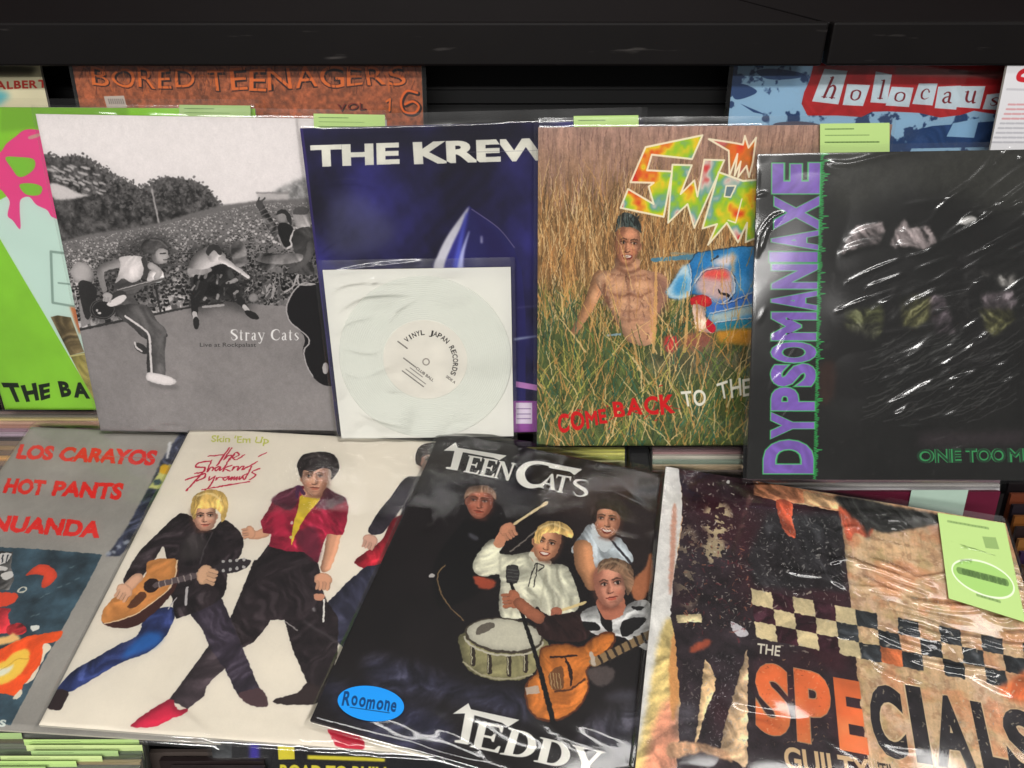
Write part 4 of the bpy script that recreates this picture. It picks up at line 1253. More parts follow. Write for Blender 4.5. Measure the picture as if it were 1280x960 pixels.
def art_teen():
    a = Art(POSE['teen'].corners(), 900, (28, 23, 25), 22)
    n = a.n
    f = fbm(n, 5, 5, 5, 121)[..., None]
    a.img = np.array([26, 21, 22]) / 255. * (.7 + .6 * f)
    a.V(500, 520, K4)
    a.poly([(700, 260), (1300, 330), (1300, 760), (900, 700), (760, 480)], (52, 40, 38), smooth=True, soft=30, alpha=.7)
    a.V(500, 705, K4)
    a.poly([(-160, 440), (60, 470), (300, 560), (560, 600), (640, 740), (420, 700), (200, 640), (-100, 600)], (54, 54, 74), smooth=True, soft=16, alpha=.8, fold=.6)  # bluish cloth folds, with some of the plastic's sheen painted in
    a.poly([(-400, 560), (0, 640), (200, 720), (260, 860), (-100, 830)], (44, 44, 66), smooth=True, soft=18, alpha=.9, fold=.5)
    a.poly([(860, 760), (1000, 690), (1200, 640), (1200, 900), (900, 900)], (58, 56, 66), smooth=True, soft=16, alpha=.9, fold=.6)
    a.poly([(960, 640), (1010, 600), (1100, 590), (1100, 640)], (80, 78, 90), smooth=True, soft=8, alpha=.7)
    sk = (206, 148, 116)
    # back left: man with the double bass, black shirt
    a.V(500, 520, K4)
    a.poly([(280, 520), (340, 460), (460, 470), (480, 560), (460, 760), (200, 900), (160, 700)], (16, 14, 15), smooth=True, soft=3)
    a.head(376, 408, 132, 150, 8, (184, 116, 92), 1)
    a.poly([(302, 392), (312, 350), (350, 328), (410, 328), (446, 356), (452, 396), (420, 366), (360, 362), (322, 372)], (132, 104, 84), smooth=True, strand=.4)
    a.line([(215, 702), (182, 735), (182, 800), (220, 880), (300, 960)], 5, (150, 122, 84), smooth=True, alpha=.85)
    a.ell(150, 752, 14, 10, (196, 190, 186))
    a.line([(520, 640), (570, 600), (640, 540)], 7, (150, 140, 130), alpha=.8)
    a.ell(345, 570, 28, 12, (96, 96, 104), 30, alpha=.7, soft=2)
    a.poly([(345, 756), (400, 760), (450, 780), (430, 812), (370, 806)], (168, 76, 52), smooth=True, soft=2)
    # back right: sleeveless denim shirt
    a.poly([(900, 510), (850, 560), (806, 640), (880, 650), (920, 720), (1090, 690), (1070, 620), (1020, 568), (960, 600)], (190, 198, 202), smooth=True, fold=.35, pill=.2)
    a.line([(860, 620), (870, 700), (905, 790)], [84, 84, 64], (204, 148, 106), smooth=True, pill=.25, light=(.8, 0, .7))
    a.poly([(905, 505), (960, 560), (1000, 600), (960, 640), (910, 580)], (206, 212, 214), smooth=True)
    a.line([(1000, 590), (1040, 640), (1085, 690)], 12, (60, 58, 64), smooth=True)
    a.poly([(1100, 770), (1150, 720), (1180, 640), (1190, 760), (1140, 870), (1090, 840)], (176, 112, 76), smooth=True, soft=2)
    a.head(976, 492, 130, 164, 6, (208, 150, 118), 1, grin=True)
    a.poly([(908, 500), (900, 452), (920, 412), (965, 392), (1030, 404), (1056, 446), (1046, 480), (1020, 452), (970, 436), (934, 446), (922, 500)], (46, 34, 30), smooth=True, strand=.4)
    # drummer in the middle
    a.poly([(344, 690), (372, 640), (430, 580), (486, 604), (470, 646), (540, 652), (612, 640), (690, 690), (780, 706), (820, 780), (846, 880), (800, 930), (620, 945), (474, 940), (470, 756), (400, 756), (350, 736)], (206, 204, 184), smooth=True, fold=.3, pill=.2, pr=9)
    a.line([(470, 660), (480, 740), (560, 660)], 8, (140, 136, 120), smooth=True, alpha=.5, soft=2)
    a.line([(690, 720), (660, 900)], 6, (150, 146, 128), alpha=.6, soft=1.5)
    a.line([(520, 770), (540, 880), (520, 930)], 10, (150, 146, 128), alpha=.5, soft=2)
    a.line([(466, 600), (486, 560)], 46, sk)
    a.hand(506, 535, 40, -30, sk)
    a.line([(540, 508), (690, 410)], 11, (226, 206, 160))
    a.line([(668, 424), (690, 410)], 16, (226, 206, 160))
    a.poly([(625, 620), (700, 650), (690, 700), (620, 680)], (176, 122, 92), smooth=True)
    a.line([(618, 650), (650, 690), (704, 690)], 22, (214, 212, 194), smooth=True)
    a.line([(640, 692), (622, 740), (604, 800)], 5, (44, 40, 38), smooth=True)
    a.line([(646, 692), (640, 750), (628, 804)], 5, (44, 40, 38), smooth=True)
    a.line([(640, 694), (676, 706), (650, 730)], 5, (44, 40, 38), smooth=True)
    a.head(690, 604, 134, 156, 14, (214, 158, 122), 1, grin=True)
    a.poly([(630, 590), (640, 540), (668, 508), (720, 494), (780, 510), (816, 548), (806, 576), (762, 560), (712, 548), (672, 560), (656, 600)], (208, 176, 112), smooth=True, strand=.35)
    a.line([(660, 530), (720, 508), (790, 540)], 9, (236, 214, 160), smooth=True, alpha=.7, soft=1)
    # microphone and stand
    a.poly([(500, 712), (520, 702), (556, 708), (560, 760), (548, 788), (514, 788), (500, 770)], (56, 54, 54), smooth=True, pill=.3)
    for i in range(4):
        a.line([(506, 722 + i * 16), (555, 726 + i * 16)], 4, (110, 108, 106), alpha=.6)
    # drum
    a.V(500, 705, K4)
    a.poly([(306, 320), (290, 420), (318, 492), (400, 536), (500, 548), (604, 530), (672, 440), (672, 350)], (150, 144, 104), smooth=True, fold=.2, light=(.9, 0, .6), pill=.25)
    for x, y in ((342, 430), (420, 470), (512, 480), (590, 460)):
        a.line([(x, y - 40), (x + 2, y + 38)], 22, (52, 42, 34))
        a.line([(x - 6, y - 40), (x - 4, y + 38)], 5, (196, 190, 160))
    a.ell(490, 335, 186, 84, (70, 62, 52), 6)
    a.ell(490, 332, 176, 74, (200, 196, 178), 6, pill=.15, pr=10)
    t = np.linspace(.1, 3.0, 24)
    a.line(np.c_[488 + 186 * np.cos(t), 344 + 84 * np.sin(t) + 14 * np.cos(t)], 9, (196, 190, 172))
    a.line([(300, 460), (380, 520), (500, 540), (620, 520)], 8, (176, 168, 140), smooth=True)
    a.poly([(370, 290), (420, 272), (446, 290), (400, 320), (360, 330)], (60, 52, 46), smooth=True, alpha=.7)
    a.line([(720, 225), (800, 205), (872, 178)], 13, (222, 200, 146))
    a.hand(735, 222, 28, 10, (176, 108, 84))
    # front right: singer with the big guitar
    a.poly([(640, 200), (700, 240), (860, 225), (900, 300), (860, 360), (700, 356), (640, 300)], (46, 28, 27), smooth=True, fold=.4)
    a.poly([(850, 235), (900, 200), (965, 190), (1010, 240), (1090, 180), (1180, 190), (1180, 400), (1040, 340), (920, 330), (870, 290)], (206, 206, 204), smooth=True, fold=.4)
    for q in ([(930, 190), (985, 230), (1000, 320), (960, 300), (940, 240)], [(860, 270), (930, 280), (940, 310), (880, 310)], [(1040, 280), (1100, 250), (1160, 260), (1100, 320), (1050, 340)], [(1090, 200), (1150, 200), (1120, 220)]):
        a.poly(q, (26, 24, 25), smooth=True)
    a.V(500, 520, K4)
    a.poly([(930, 860), (1050, 850), (1050, 930), (980, 960), (940, 920)], (186, 118, 92), smooth=True)
    a.head(988, 800, 156, 200, -8, (216, 154, 128), -1)
    a.poly([(930, 742), (938, 690), (990, 668), (1060, 682), (1096, 726), (1098, 790), (1074, 846), (1058, 800), (1046, 752), (990, 726), (950, 726)], (128, 100, 78), smooth=True, strand=.5)
    a.line([(950, 700), (1010, 686), (1076, 726)], 10, (172, 146, 116), smooth=True, alpha=.7, soft=1)
    a.V(500, 705, K4)
    a.poly([(660, 405), (700, 380), (780, 372), (850, 386), (900, 350), (950, 322), (1000, 318), (1018, 352), (990, 400), (930, 448), (884, 500), (892, 570), (870, 640), (820, 700), (740, 738), (660, 736), (606, 690), (586, 620), (596, 556), (640, 505)], (98, 52, 28), smooth=True)
    a.poly([(664, 410), (704, 386), (780, 378), (852, 392), (904, 356), (950, 330), (996, 326), (1008, 352), (980, 396), (922, 444), (876, 498), (884, 568), (862, 634), (812, 692), (738, 728), (662, 726), (614, 684), (596, 618), (604, 560), (646, 508)], (206, 124, 54), smooth=True, fold=.3, pill=.22, pr=10, light=(.5, .6, .5))
    a.line([(912, 462), (1040, 400), (1180, 330)], 42, (150, 124, 88))
    for i in range(7):
        a.line([(935 + i * 34, 430 - i * 17), (955 + i * 34, 468 - i * 17)], 12, (46, 38, 34))
    a.line([(900, 420), (912, 470)], 20, (196, 186, 170))
    a.line([(712, 438), (830, 430)], 10, (50, 30, 24))
    a.line([(775, 440), (800, 500), (806, 570)], [8, 18, 10], (44, 28, 24), smooth=True)
    a.poly([(700, 520), (760, 480), (770, 580), (720, 590)], (96, 66, 44), smooth=True, alpha=.8)
    for i in range(4):
        a.line([(706 + i * 14, 512), (716 + i * 14, 585)], 4, (206, 186, 140), alpha=.7)
    a.line([(730, 600), (800, 590), (870, 540)], 9, (56, 34, 26), smooth=True, alpha=.8)
    a.poly([(590, 580), (650, 570), (660, 606), (596, 616)], (190, 180, 168), alpha=.9)
    a.poly([(880, 500), (960, 480), (1010, 500), (990, 560), (920, 570)], (84, 74, 72), smooth=True, soft=2)
    a.line([(522, 90), (580, 250), (650, 470), (722, 745)], [14, 16, 20, 24], (18, 15, 15), smooth=True)
    a.hand(535, 165, 44, 80, (178, 112, 82))
    a.line([(560, 180), (600, 215), (650, 250)], [50, 56, 60], (170, 106, 78), smooth=True, pill=.25)
    a.organic(1.1, 120, .06, .06)
    # lettering, top and bottom
    wh = (236, 234, 226)
    a.V(500, 520, K4)
    a.poly([(205, 160), (262, 120), (272, 146), (502, 186), (468, 208), (440, 196), (296, 168), (270, 256), (215, 246), (216, 238), (238, 238), (256, 162)], wh)
    for c, q in (('E', [(322, 182), (392, 194), (368, 276), (298, 262)]), ('E', [(394, 196), (464, 208), (440, 292), (368, 278)]), ('N', [(466, 210), (548, 224), (518, 308), (436, 290)]),
                 ('A', [(690, 268), (742, 276), (734, 352), (652, 336)]), ('T', [(738, 274), (808, 286), (784, 366), (720, 356)]), ('S', [(812, 292), (896, 300), (886, 386), (804, 374)])):
        a.serif(c, q, wh)
    a.line([(690, 300), (660, 326), (612, 330), (576, 306), (568, 266), (598, 230), (650, 220), (720, 232), (800, 250)], [6, 14, 26, 36, 36, 26, 18, 18, 18], wh, smooth=True)
    a.poly([(700, 222), (858, 250), (820, 278), (800, 262), (700, 244)], wh)
    a.V(500, 705, K4)
    a.poly([(248, 706), (322, 655), (334, 684), (562, 734), (508, 768), (480, 748), (350, 712), (322, 852), (256, 840), (258, 830), (284, 828), (306, 704)], wh)
    for c, q in (('E', [(358, 738), (496, 766), (466, 892), (328, 862)]), ('D', [(512, 772), (652, 802), (630, 922), (468, 896)]), ('D', [(660, 814), (812, 848), (790, 968), (628, 930)]), ('Y', [(812, 850), (968, 886), (940, 1010), (784, 980)])):
        a.serif(c, q, wh)
    return a


def art_spec():
    a = Art(POSE['spec'].corners(), 1000, (208, 178, 140), 23)
    n = a.n
    f, g = fbm(n, 9, 9, 5, 131)[..., None], fbm(n, 40, 40, 4, 132)[..., None]
    tan = np.clip(np.array([212, 182, 144]) / 255. * (.90 + .2 * f) * (.9 + .2 * g), 0, 1)
    m = np.clip((fbm(n, 7, 7, 4, 133)[..., None] - .56) * 6, 0, 1)
    tan = tan * (1 - m * .28) + np.array([206, 122, 80]) / 255. * m * .28
    st_ = fbm(n, 160, 12, 3, 138)[..., None]
    tan = np.clip(tan * (.9 + .2 * st_), 0, 1)
    for cells_, sd_, cc_, am_ in ((16, 141, (226, 196, 176), .5), (22, 142, (178, 160, 112), .5), (34, 143, (236, 214, 180), .45), (60, 144, (150, 112, 84), .4), (12, 145, (222, 134, 88), .35)):
        mk = np.clip((fbm(n, cells_, cells_, 4, sd_)[..., None] - .55) * 8, 0, 1) * am_
        tan = tan * (1 - mk) + np.array(cc_) / 255. * mk
    a.img = tan.copy()
    a.V(0, 0, 1)
    # torn white / stained border on the left
    a.poly([(820, 570), (850, 580), (853, 640), (846, 700), (838, 790), (846, 900), (840, 1010), (770, 1010)], (224, 222, 218), fold=.06)
    a.poly([(826, 790), (842, 775), (850, 820), (846, 900), (850, 1010), (786, 1010), (806, 900)], (210, 190, 130), smooth=True, soft=5, fold=.3)
    a.poly([(820, 900), (846, 880), (846, 1010), (800, 1010)], (222, 160, 130), smooth=True, soft=7, fold=.3)
    a.poly([(842, 790), (852, 795), (853, 830), (848, 880), (840, 900), (836, 840)], (216, 160, 100), smooth=True, soft=1.5)
    a.poly([(840, 640), (846, 640), (842, 720), (836, 740)], (206, 160, 140), smooth=True, soft=2)
    # dark poster
    pn = fbm(n, 30, 30, 4, 134)[..., None]
    dark = np.clip(np.array([50, 40, 45]) / 255. * (.5 + 1.0 * pn), 0, 1)
    mr = np.clip((fbm(n, 5, 5, 3, 135)[..., None] - .45) * 4, 0, 1)
    dark = dark * (1 - mr * .6) + np.array([72, 26, 36]) / 255. * mr * .6
    a.poly([(848, 585), (895, 592), (942, 599), (942, 612), (975, 626), (1010, 632), (1050, 640), (1056, 690), (1064, 760), (1072, 850), (1086, 960), (1100, 1060), (860, 1060), (846, 960), (850, 880), (844, 800), (838, 770), (842, 720), (848, 690), (853, 650), (852, 610)], (48, 38, 42), tex=dark)
    a.poly([(960, 640), (1052, 645), (1058, 740), (945, 735), (930, 700)], (42, 44, 46), soft=8, alpha=.8, fold=.5)
    # torn tan strips at the top
    a.V(780, 560, K4)
    a.poly([(612, 150), (700, 165), (1012, 236), (1008, 296), (850, 262), (720, 252), (612, 222)], (202, 140, 104), fold=.5, smooth=False)
    a.poly([(840, 200), (1012, 240), (1006, 290), (850, 262)], (204, 170, 130), fold=.4)
    a.poly([(718, 245), (792, 262), (790, 330), (806, 400), (796, 424), (752, 390), (730, 330)], (196, 96, 68), smooth=True, fold=.4)
    a.poly([(1010, 280), (1080, 300), (1180, 330), (1150, 420), (1090, 400), (1062, 440), (1040, 400)], (206, 108, 80), smooth=True, fold=.4, soft=2)
    a.poly([(1000, 225), (1300, 280), (1500, 320), (1500, 350), (1250, 400), (1160, 380), (1150, 440), (1125, 370), (1060, 310)], (60, 60, 58), smooth=True, soft=4, fold=.5)
    a.poly([(600, 150), (625, 156), (575, 330), (520, 500), (500, 490), (560, 320)], (92, 62, 60), soft=3, alpha=.7, fold=.8)
    # torn paper where a picture has been scraped away
    fl_ = fbm(n, 46, 46, 4, 137)
    flake = np.clip((fl_ - .545) * 30, 0, 1)
    for cx_, cy_, rx_, ry_, al in ((440, 340, 70, 84, .95), (425, 480, 60, 70, .8), (300, 560, 60, 200, .45)):
        t_ = np.linspace(0, 2 * np.pi, 40, endpoint=False)
        q_ = a.T(np.c_[cx_ + rx_ * np.cos(t_), cy_ + ry_ * np.sin(t_)])
        c_ = a.cover(np.stack([q_, np.roll(q_, -1, 0)], 1))
        y0, y1, x0, x1, cv = c_
        a.put((y0, y1, x0, x1, blur(cv, 9) * flake[y0:y1, x0:x1]), (204, 186, 148), alpha=al)
    a.poly([(245, 785), (362, 782), (370, 820), (250, 824)], (206, 190, 150), fold=.4)
    a.poly([(505, 820), (560, 846), (586, 880), (540, 888), (512, 858)], (206, 202, 206), smooth=True)
    a.speck(330, (206, 198, 184), 2, 14, (270, 110, 600, 880), .9)
    a.speck(60, (184, 120, 90), 3, 20, (280, 420, 600, 880), .8)
    a.speck(90, (120, 50, 56), 4, 22, (300, 480, 600, 900), .7)
    a.speck(330, (186, 182, 176), 2, 15, (600, 300, 1060, 720), .8)
    a.ell(490, 160, 9, 9, (222, 220, 214))
    a.V(780, 760, 4.794)
    a.poly([(484, 305), (520, 350), (548, 420), (545, 500), (505, 580), (460, 720), (440, 812), (424, 806), (440, 700), (455, 560), (470, 420)], (212, 182, 140), fold=.4)
    a.poly([(735, 250), (744, 300), (742, 480), (742, 880), (750, 930), (720, 950), (640, 900), (574, 850), (590, 770), (620, 650), (650, 540), (690, 400)], (212, 182, 146), fold=.4)
    a.poly([(270, 810), (420, 805), (560, 840), (640, 880), (640, 920), (480, 870), (400, 880), (270, 900)], (200, 160, 126), smooth=True, fold=.4, soft=2)
    a.poly([(410, 230), (490, 190), (525, 205), (490, 240), (400, 272)], (168, 82, 58), smooth=True, soft=3)
    a.speck(70, (176, 168, 156), 4, 22, (340, 300, 480, 860), .6)
    a.speck(260, (186, 182, 184), 2, 16, (480, 280, 740, 860), .8)
    a.poly([(320, 580), (440, 570), (420, 780), (300, 780)], (92, 92, 100), soft=12, alpha=.5, fold=.6)
    # chequered band
    a.V(940, 705, K4)
    O, cx, cy = np.array([-6, 116.]), np.array([98.5, 19.6]), np.array([8.5, 77.])
    for r in range(3):
        for c in range(16):
            p = O + cx * c + cy * r
            q = [p, p + cx, p + cx + cy, p + cy]
            drk = (c + r) % 2 == 1
            left = c < 5
            if drk:
                a.poly(q, (56, 26, 36) if c < 4 else (54, 58, 62), fold=.45)
            elif left:
                a.poly(q, (214, 198, 158), fold=.15)
            elif r == 2 and c == 6:
                a.poly(q, (216, 126, 78), fold=.3)
    a.speck(60, (198, 190, 170), 4, 26, (0, 120, 1200, 420), .7)
    a.organic(1.6, 110, .10, .10)
    # lettering
    a.text('THE', [(26, 370), (136, 384), (130, 436), (22, 420)], (230, 222, 204), .02)
    org = np.clip(np.array([226, 118, 66]) / 255. * (.78 + .44 * f), 0, 1) * (1 - .35 * m) + np.array([226, 176, 116]) / 255. * .35 * m
    a.V(780, 760, 4.794)
    for c_, q_ in (('S', [(786, 298), (984, 332), (1002, 778), (788, 738)]), ('P', [(1014, 335), (1226, 376), (1256, 842), (1040, 796)])):
        q_ = np.array(q_, float)
        a.text(c_, q_.mean(0) + (q_ - q_.mean(0)) * 1.02, (226, 190, 140), .062, alpha=.7)
    a.text('S', [(786, 298), (984, 332), (1002, 778), (788, 738)], 0, .05, tex=org)
    a.text('P', [(1014, 335), (1226, 376), (1256, 842), (1040, 796)], 0, .05, tex=org)
    a.speck(120, (240, 190, 140), 3, 16, (790, 300, 1240, 820), .7)
    a.speck(60, (120, 50, 40), 3, 14, (790, 300, 1240, 820), .6)
    a.V(1013, 760, 4.794)
    a.poly([(1120, 480), (1200, 440), (1300, 370), (1400, 420), (1400, 600), (1280, 560), (1180, 540)], (214, 112, 66), smooth=True, soft=5, fold=.4, alpha=.85)
    a.text('E', [(132, 388), (290, 416), (352, 884), (176, 850)], 0, .05, tex=org)
    blk = np.clip(np.array([44, 40, 44]) / 255. * (.6 + .8 * pn), 0, 1)
    for c, q in (('C', [(326, 418), (530, 458), (594, 914), (390, 884)]), ('I', [(565, 460), (656, 476), (736, 944), (640, 926)]), ('A', [(716, 490), (890, 510), (1004, 985), (764, 950)]), ('L', [(948, 530), (1120, 560), (1235, 1020), (1040, 975)]), ('S', [(1130, 568), (1330, 604), (1420, 1060), (1200, 1005)])):
        q = np.array(q, float)
        ct = q.mean(0)
        if c == 'I':
            a.poly(ct + (q - ct) * (1.12, 1.03), (224, 200, 160))
            a.poly(q, 0, tex=blk)
        else:
            a.text(c, ct + (q - ct) * 1.02, (224, 200, 160), .064, alpha=.8)
            a.text(c, q, 0, .046, tex=blk)
    a.speck(190, (212, 196, 166), 3, 22, (330, 420, 1280, 960), .8)
    a.speck(60, (150, 160, 170), 3, 14, (330, 600, 1280, 960), .7)
    a.V(940, 705, K4)
    a.text('GUILTY', [(146, 848), (548, 914), (570, 1034), (158, 962)], (222, 190, 146), .03)
    a.text("'TIL", [(588, 930), (664, 942), (680, 1010), (600, 1000)], (60, 50, 48), .02)
    return a


def art_road():
    a = Art(POSE['road'].corners(), 700, (24, 24, 28), 24)
    a.V(266, 860, 9.6)
    a.poly([(-40, 640), (230, 640), (230, 1400), (-80, 1400)], (50, 52, 54), fold=.3)
    a.poly([(440, 640), (560, 640), (570, 1400), (440, 1400)], (56, 44, 150), soft=3)
    yl = (216, 204, 60)
    a.poly([(780, 690), (980, 700), (985, 850), (790, 855)], yl)
    a.V(399, 860, 9.6)
    a.poly([(-140, 800), (480, 820), (790, 840), (790, 880), (-140, 850)], yl, soft=1)
    a.V(345, 940, 1)
    a.text('ROAD TO RUIN', [(5, 14), (138, 17), (138, 36), (5, 33)], yl, .04)
    return a


def art_single(pose_sq):
    a = Art(pose_sq, 512, (228, 224, 214), 25)
    a.img *= (.97 + .06 * fbm(a.n, 5, 5, 3, 141)[..., None])
    a.V(465, 390, 9.143)
    dk = (52, 48, 46)
    st = 'VINYL JAPAN RECORDS'
    for i, c in enumerate(st):
        if c == ' ':
            continue
        th = math.radians(-41 + i * 154 / (len(st) - 1))
        ux, uy = math.sin(th), -math.cos(th)
        cx, cy = 620 + 338 * ux, 562 + 338 * uy
        tx, ty = -uy, ux
        hw, hh = (22, 31) if c != 'I' else (7, 31)
        q = [(cx - tx * hw + ux * hh, cy - ty * hw + uy * hh), (cx + tx * hw + ux * hh, cy + ty * hw + uy * hh), (cx + tx * hw - ux * hh, cy + ty * hw - uy * hh), (cx - tx * hw - ux * hh, cy - ty * hw - uy * hh)]
        a.text(c, q, dk, .02)
    d = np.array([.80, .60])
    nn = np.array([-.60, .80])

    def ln(x, y, L, wd, al):
        u = 0
        while u < L:
            e = min(L, u + a.rng.uniform(14, 40))
            a.line([np.array([x, y]) + d * u, np.array([x, y]) + d * e], wd, dk, alpha=al)
            u = e + 8
    ln(300, 330, 130, 16, .55)
    ln(365, 520, 170, 16, .5)
    ln(440, 630, 180, 12, .45)
    ln(390, 645, 280, 12, .45)
    ln(350, 665, 300, 14, .55)
    p = np.array([520, 615.])
    a.text('CLUB BALL', [p, p + d * 245, p + d * 245 + nn * 34, p + nn * 34], dk, .02, alpha=.8)
    p = np.array([862, 712.])
    a.text('SIDE A', [p, p + d * 128, p + d * 128 + nn * 32, p + nn * 32], dk, .02, alpha=.8)
    t = np.linspace(0, 2 * np.pi, 30)
    a.line(np.c_[620 + 36 * np.cos(t), 562 + 36 * np.sin(t)], 14, (130, 122, 116), alpha=.8)
    return a


def art_price(big=False, bg=(184, 214, 134)):
    q = [(0, 0), (100, 0), (100, 60), (0, 60)] if not big else [(0, 0), (100, 0), (100, 110), (0, 110)]
    a = Art(q, 384, bg, 26)
    a.V(0, 0, 1)
    dk = (70, 96, 54)

    def ln(x, y, L, wd, al=.6):
        u = 0
        while u < L:
            e = min(L, u + a.rng.uniform(2, 6))
            a.line([(x + u, y), (x + e, y)], wd, dk, alpha=al)
            u = e + 1.3
    if not big:
        ln(8, 8, 40, 2.2, .6)
        ln(8, 17, 62, 1.8, .45)
        ln(8, 27, 76, 2.6, .65)
        for i in range(14):
            a.line([(8 + i * 1.5, 42), (8 + i * 1.5, 54)], .7, dk, alpha=.6)
        ln(30, 48, 8, 6)
        a.poly([(70, 42), (86, 42), (86, 54), (70, 54)], dk, alpha=.5)
        ln(72, 48, 12, 5, .9)
    else:
        ln(14, 10, 60, 3, .35)
        a.poly([(62, 22), (82, 20), (84, 34), (64, 36)], dk, alpha=.35)
        t = np.linspace(0, 2 * np.pi, 50)
        a.ell(52, 74, 42, 20, (150, 200, 104), alpha=.6)
        a.line(np.c_[52 + 42 * np.cos(t), 74 + 20 * np.sin(t)], 2.2, (226, 240, 206))
        ln(20, 72, 64, 8, .55)
        ln(40, 96, 30, 3, .4)
    return a

# ------------------------------------------------------------------ mesh and material helpers
COL = scene.collection


def srgb(c):
    return tuple(((v / 255.) / 12.92 if v <= 10 else ((v / 255. + .055) / 1.055) ** 2.4) for v in c) + (1.0,)


def obj(name, verts, faces, mats, parent=None, uvs=None, mat_idx=None, smooth=False):
    me = bpy.data.meshes.new(name)
    me.from_pydata([tuple(map(float, v)) for v in verts], [], faces)
    for m in (mats if isinstance(mats, (list, tuple)) else [mats]):
        me.materials.append(m)
    if mat_idx is not None:
        me.polygons.foreach_set('material_index', mat_idx)
    if smooth:
        me.polygons.foreach_set('use_smooth', [True] * len(me.polygons))
    if uvs is not None:
        ul = me.uv_layers.new(name='UVMap')
        vi = np.zeros(len(me.loops), np.int32)
        me.loops.foreach_get('vertex_index', vi)
        ul.data.foreach_set('uv', np.asarray(uvs, np.float32)[vi].ravel())
    me.update()
    o = bpy.data.objects.new(name, me)
    COL.objects.link(o)
    o.parent = parent
    return o


def thing(name, label, cat, matrix, group=None):
    o = bpy.data.objects.new(name, None)
    o.empty_display_size = .03
    COL.objects.link(o)
    o.matrix_world = matrix
    o['label'] = label
    o['category'] = cat
    if group:
        o['group'] = group
    return o


def tag(o, label, cat, group=None):
    o['label'] = label
    o['category'] = cat
    if group:
        o['group'] = group
    return o


def new_mat(name):
    m = bpy.data.materials.new(name)
    m.use_nodes = True
    nt = m.node_tree
    return m, nt, nt.nodes, nt.links, nt.nodes['Principled BSDF']


def plain(name, col, rough=.5, spec=.4, var=.12, scale=60, bump=0.0, coat=0.0):
    """plain coloured surface with a little procedural unevenness"""
    m, nt, N, L, b = new_mat(name)
    tc = N.new('ShaderNodeTexCoord')
    no = N.new('ShaderNodeTexNoise')
    no.inputs['Scale'].default_value = scale
    no.inputs['Detail'].default_value = 5
    L.new(tc.outputs['Object'], no.inputs['Vector'])
    mr = N.new('ShaderNodeMapRange')
    mr.inputs['To Min'].default_value = 1 - var
    mr.inputs['To Max'].default_value = 1 + var
    L.new(no.outputs['Fac'], mr.inputs['Value'])
    mx = N.new('ShaderNodeVectorMath')
    mx.operation = 'SCALE'
    mx.inputs[0].default_value = srgb(col)[:3]
    L.new(mr.outputs['Result'], mx.inputs['Scale'])
    L.new(mx.outputs['Vector'], b.inputs['Base Color'])
    b.inputs['Roughness'].default_value = rough
    b.inputs['Specular IOR Level'].default_value = spec
    b.inputs['Coat Weight'].default_value = coat
    if bump:
        bp = N.new('ShaderNodeBump')
        bp.inputs['Strength'].default_value = bump
        bp.inputs['Distance'].default_value = .001
        L.new(no.outputs['Fac'], bp.inputs['Height'])
        L.new(bp.outputs['Normal'], b.inputs['Normal'])
    return m


def print_mat(name, art, rough=.42):
    """printed card: the drawn picture plus paper grain"""
    m, nt, N, L, b = new_mat(name)
    uv = N.new('ShaderNodeUVMap')
    ti = N.new('ShaderNodeTexImage')
    ti.image = art.image(name)
    ti.extension = 'EXTEND'
    L.new(uv.outputs['UV'], ti.inputs['Vector'])
    no = N.new('ShaderNodeTexNoise')
    no.inputs['Scale'].default_value = 420
    no.inputs['Detail'].default_value = 3
    L.new(uv.outputs['UV'], no.inputs['Vector'])
    mr = N.new('ShaderNodeMapRange')
    mr.inputs['To Min'].default_value = .93
    mr.inputs['To Max'].default_value = 1.03
    L.new(no.outputs['Fac'], mr.inputs['Value'])
    mx = N.new('ShaderNodeVectorMath')
    mx.operation = 'SCALE'
    L.new(ti.outputs['Color'], mx.inputs[0])
    L.new(mr.outputs['Result'], mx.inputs['Scale'])
    L.new(mx.outputs['Vector'], b.inputs['Base Color'])
    b.inputs['Roughness'].default_value = rough
    b.inputs['Specular IOR Level'].default_value = .12
    return m


def film_mat(name, rough=.09, haze=.01, shine=1.35):
    """clear polythene: see-through, shiny, faintly milky; its creases are in the mesh"""
    m, nt, N, L, b = new_mat(name)
    N.remove(b)
    out = N['Material Output']
    fr = N.new('ShaderNodeFresnel')
    fr.inputs['IOR'].default_value = 1.5
    mu = N.new('ShaderNodeMath')
    mu.operation = 'MULTIPLY'
    mu.use_clamp = True
    mu.inputs[1].default_value = shine
    L.new(fr.outputs[0], mu.inputs[0])
    tr = N.new('ShaderNodeBsdfTransparent')
    tr.inputs['Color'].default_value = (.98, .98, .975, 1)
    gl = N.new('ShaderNodeBsdfGlossy')
    uv = N.new('ShaderNodeUVMap')
    no = N.new('ShaderNodeTexNoise')
    no.inputs['Scale'].default_value = 7
    no.inputs['Detail'].default_value = 2
    L.new(uv.outputs['UV'], no.inputs['Vector'])
    mr = N.new('ShaderNodeMapRange')
    mr.inputs['To Min'].default_value = rough * .6
    mr.inputs['To Max'].default_value = rough * 1.5
    L.new(no.outputs['Fac'], mr.inputs['Value'])
    L.new(mr.outputs['Result'], gl.inputs['Roughness'])
    df = N.new('ShaderNodeBsdfDiffuse')
    df.inputs['Color'].default_value = (.8, .8, .8, 1)
    m1 = N.new('ShaderNodeMixShader')
    m1.inputs[0].default_value = haze
    L.new(tr.outputs[0], m1.inputs[1])
    L.new(df.outputs[0], m1.inputs[2])
    m2 = N.new('ShaderNodeMixShader')
    L.new(mu.outputs[0], m2.inputs[0])
    L.new(m1.outputs[0], m2.inputs[1])
    L.new(gl.outputs[0], m2.inputs[2])
    L.new(m2.outputs[0], out.inputs['Surface'])
    return m


